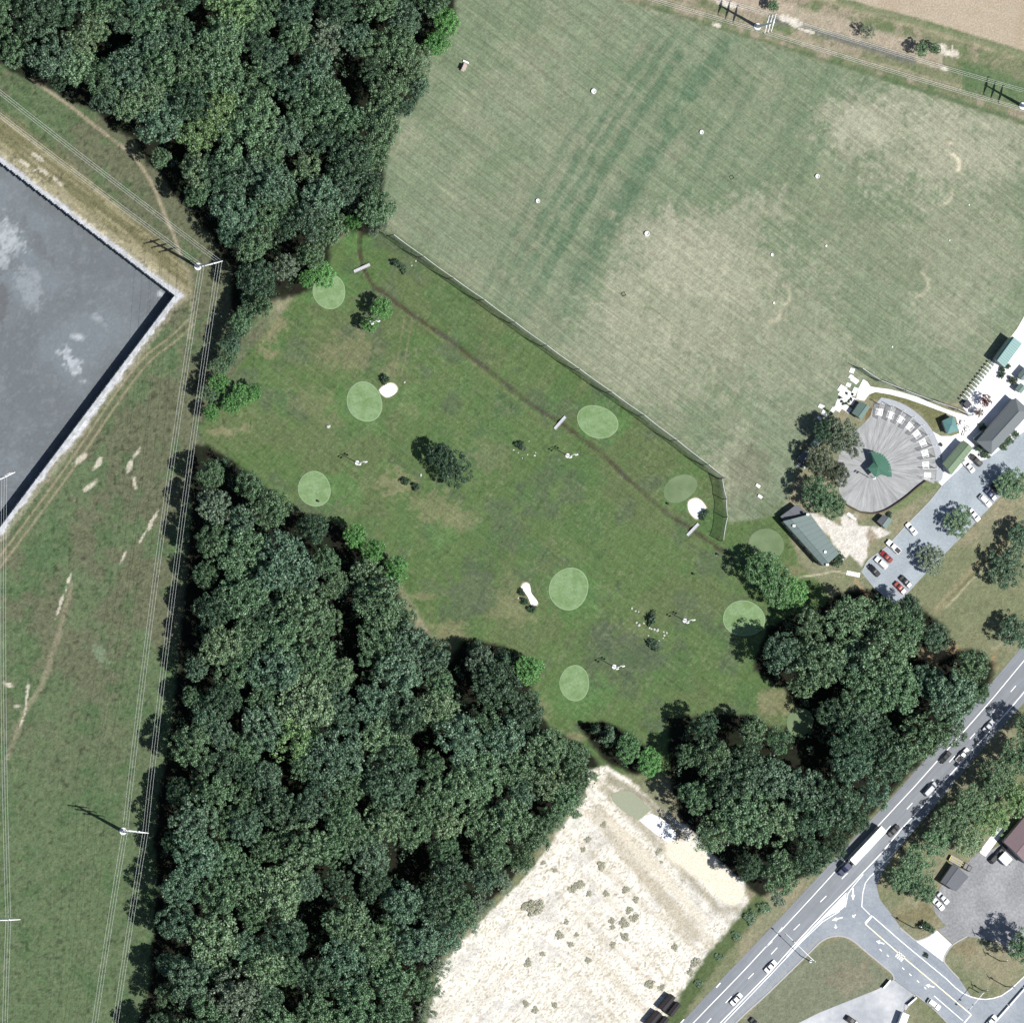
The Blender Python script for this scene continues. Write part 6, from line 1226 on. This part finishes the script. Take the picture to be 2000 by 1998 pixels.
# square white trailer, box truck at the bottom edge
def trailer(px, py, tx, ty, L, w_, h, label, name='box_trailer'):
    c = W(px, py, h); t = empty(name, (c.x, c.y, 0.05), heading((px, py), (px + tx, py + ty)), label, 'trailer')
    MB().box((0, 0, 0.6 + (h - 0.6) / 2), (L, w_, h - 0.6)).build('box', WHITE, t); MB().box((0, 0, h + 0.03), (L - 0.1, w_ - 0.1, 0.06)).build('roof', MATS['lorry_white'], t); MB().tube([(L / 2, 0, 0.55), (L / 2 + 1.2, 0, 0.5)], 0.07, 6).build('drawbar', DARK, t)
    for s_ in (-1, 1):
        for x in (-0.5, 0.5): q = MB(); q.tube([(x, s_ * (w_ / 2 - 0.3), 0.38), (x, s_ * (w_ / 2 - 0.02), 0.38)], 0.38, 12); q.build('wheel', TYRE, t)
trailer(1964, 1677, .7, .7, 3.6, 3.0, 2.6, 'square white trailer beside the black car in the gravel yard'); trailer(1765, 1992, .35, -.95, 4.6, 2.4, 2.9, 'white box trailer cut by the bottom edge')
# ball cart on the range
c = W(906, 132, 0.8); t = empty('ball_cart', (c.x, c.y, 0), heading((904, 139), (910, 125)), 'beige ball collecting cart on the driving range near the wood', 'cart')
BEI = mat('cart_beige', A(226, 208, 196), 0.6, 0.1, 2); loft([(-1.4, 0.6, 0.55, 0.35, 0.8), (-1.2, 0.68, 0.62, 0.3, 0.9), (0.9, 0.68, 0.6, 0.3, 0.85), (1.4, 0.55, 0.45, 0.35, 0.65)]).build('body', BEI, t)
MB().box((-0.1, 0, 1.85), (1.9, 1.25, 0.07)).build('roof', BEI, t); MB().box((-0.35, 0, 1.0), (0.5, 1.1, 0.2)).build('seat', WHITE, t)
for sx, sy in ((-1, -1), (-1, 1), (1, -1), (1, 1)):
    MB().tube([(-0.1 + sx * 0.85, sy * 0.55, 0.8), (-0.1 + sx * 0.85, sy * 0.55, 1.82)], 0.035, 6).build('roof_post', DARK, t); q = MB(); q.tube([(sx * 0.95, sy * 0.5, 0.25), (sx * 0.95, sy * 0.72, 0.25)], 0.25, 12); q.build('wheel', TYRE, t)
MB().box((1.9, 0, 0.3), (0.5, 2.0, 0.4)).build('ball_picker', STEEL, t)

# ------------------------------------------------------------------ tell look-alikes apart by their place
from collections import defaultdict
same = defaultdict(list)
for o in scene.objects:
    if o.parent is None and o.get('category') and o.get('label'): same[o['label']].append(o)
for lb, os_ in same.items():
    if len(os_) < 2: continue
    os_.sort(key=lambda o: -o.location.y + 0.001 * o.location.x); n = len(os_)
    for i, o in enumerate(os_):
        if n == 2: w = ('upper', 'lower')[i] + ' of two'
        elif n == 3: w = ('upper', 'middle', 'lower')[i] + ' of three'
        else: w = (ordn + ['twelfth', 'thirteenth', 'fourteenth', 'fifteenth', 'sixteenth', 'seventeenth', 'eighteenth', 'nineteenth', 'twentieth'])[min(i, 19)] + ' from the top'
        if len((lb + ' ' + w).split()) > 16: w = w.split(' of')[0].replace(' from the top', ' down')
        if len((lb + ' ' + w).split()) > 16: w = w.split()[0]
        o['label'] = lb + ', ' + w
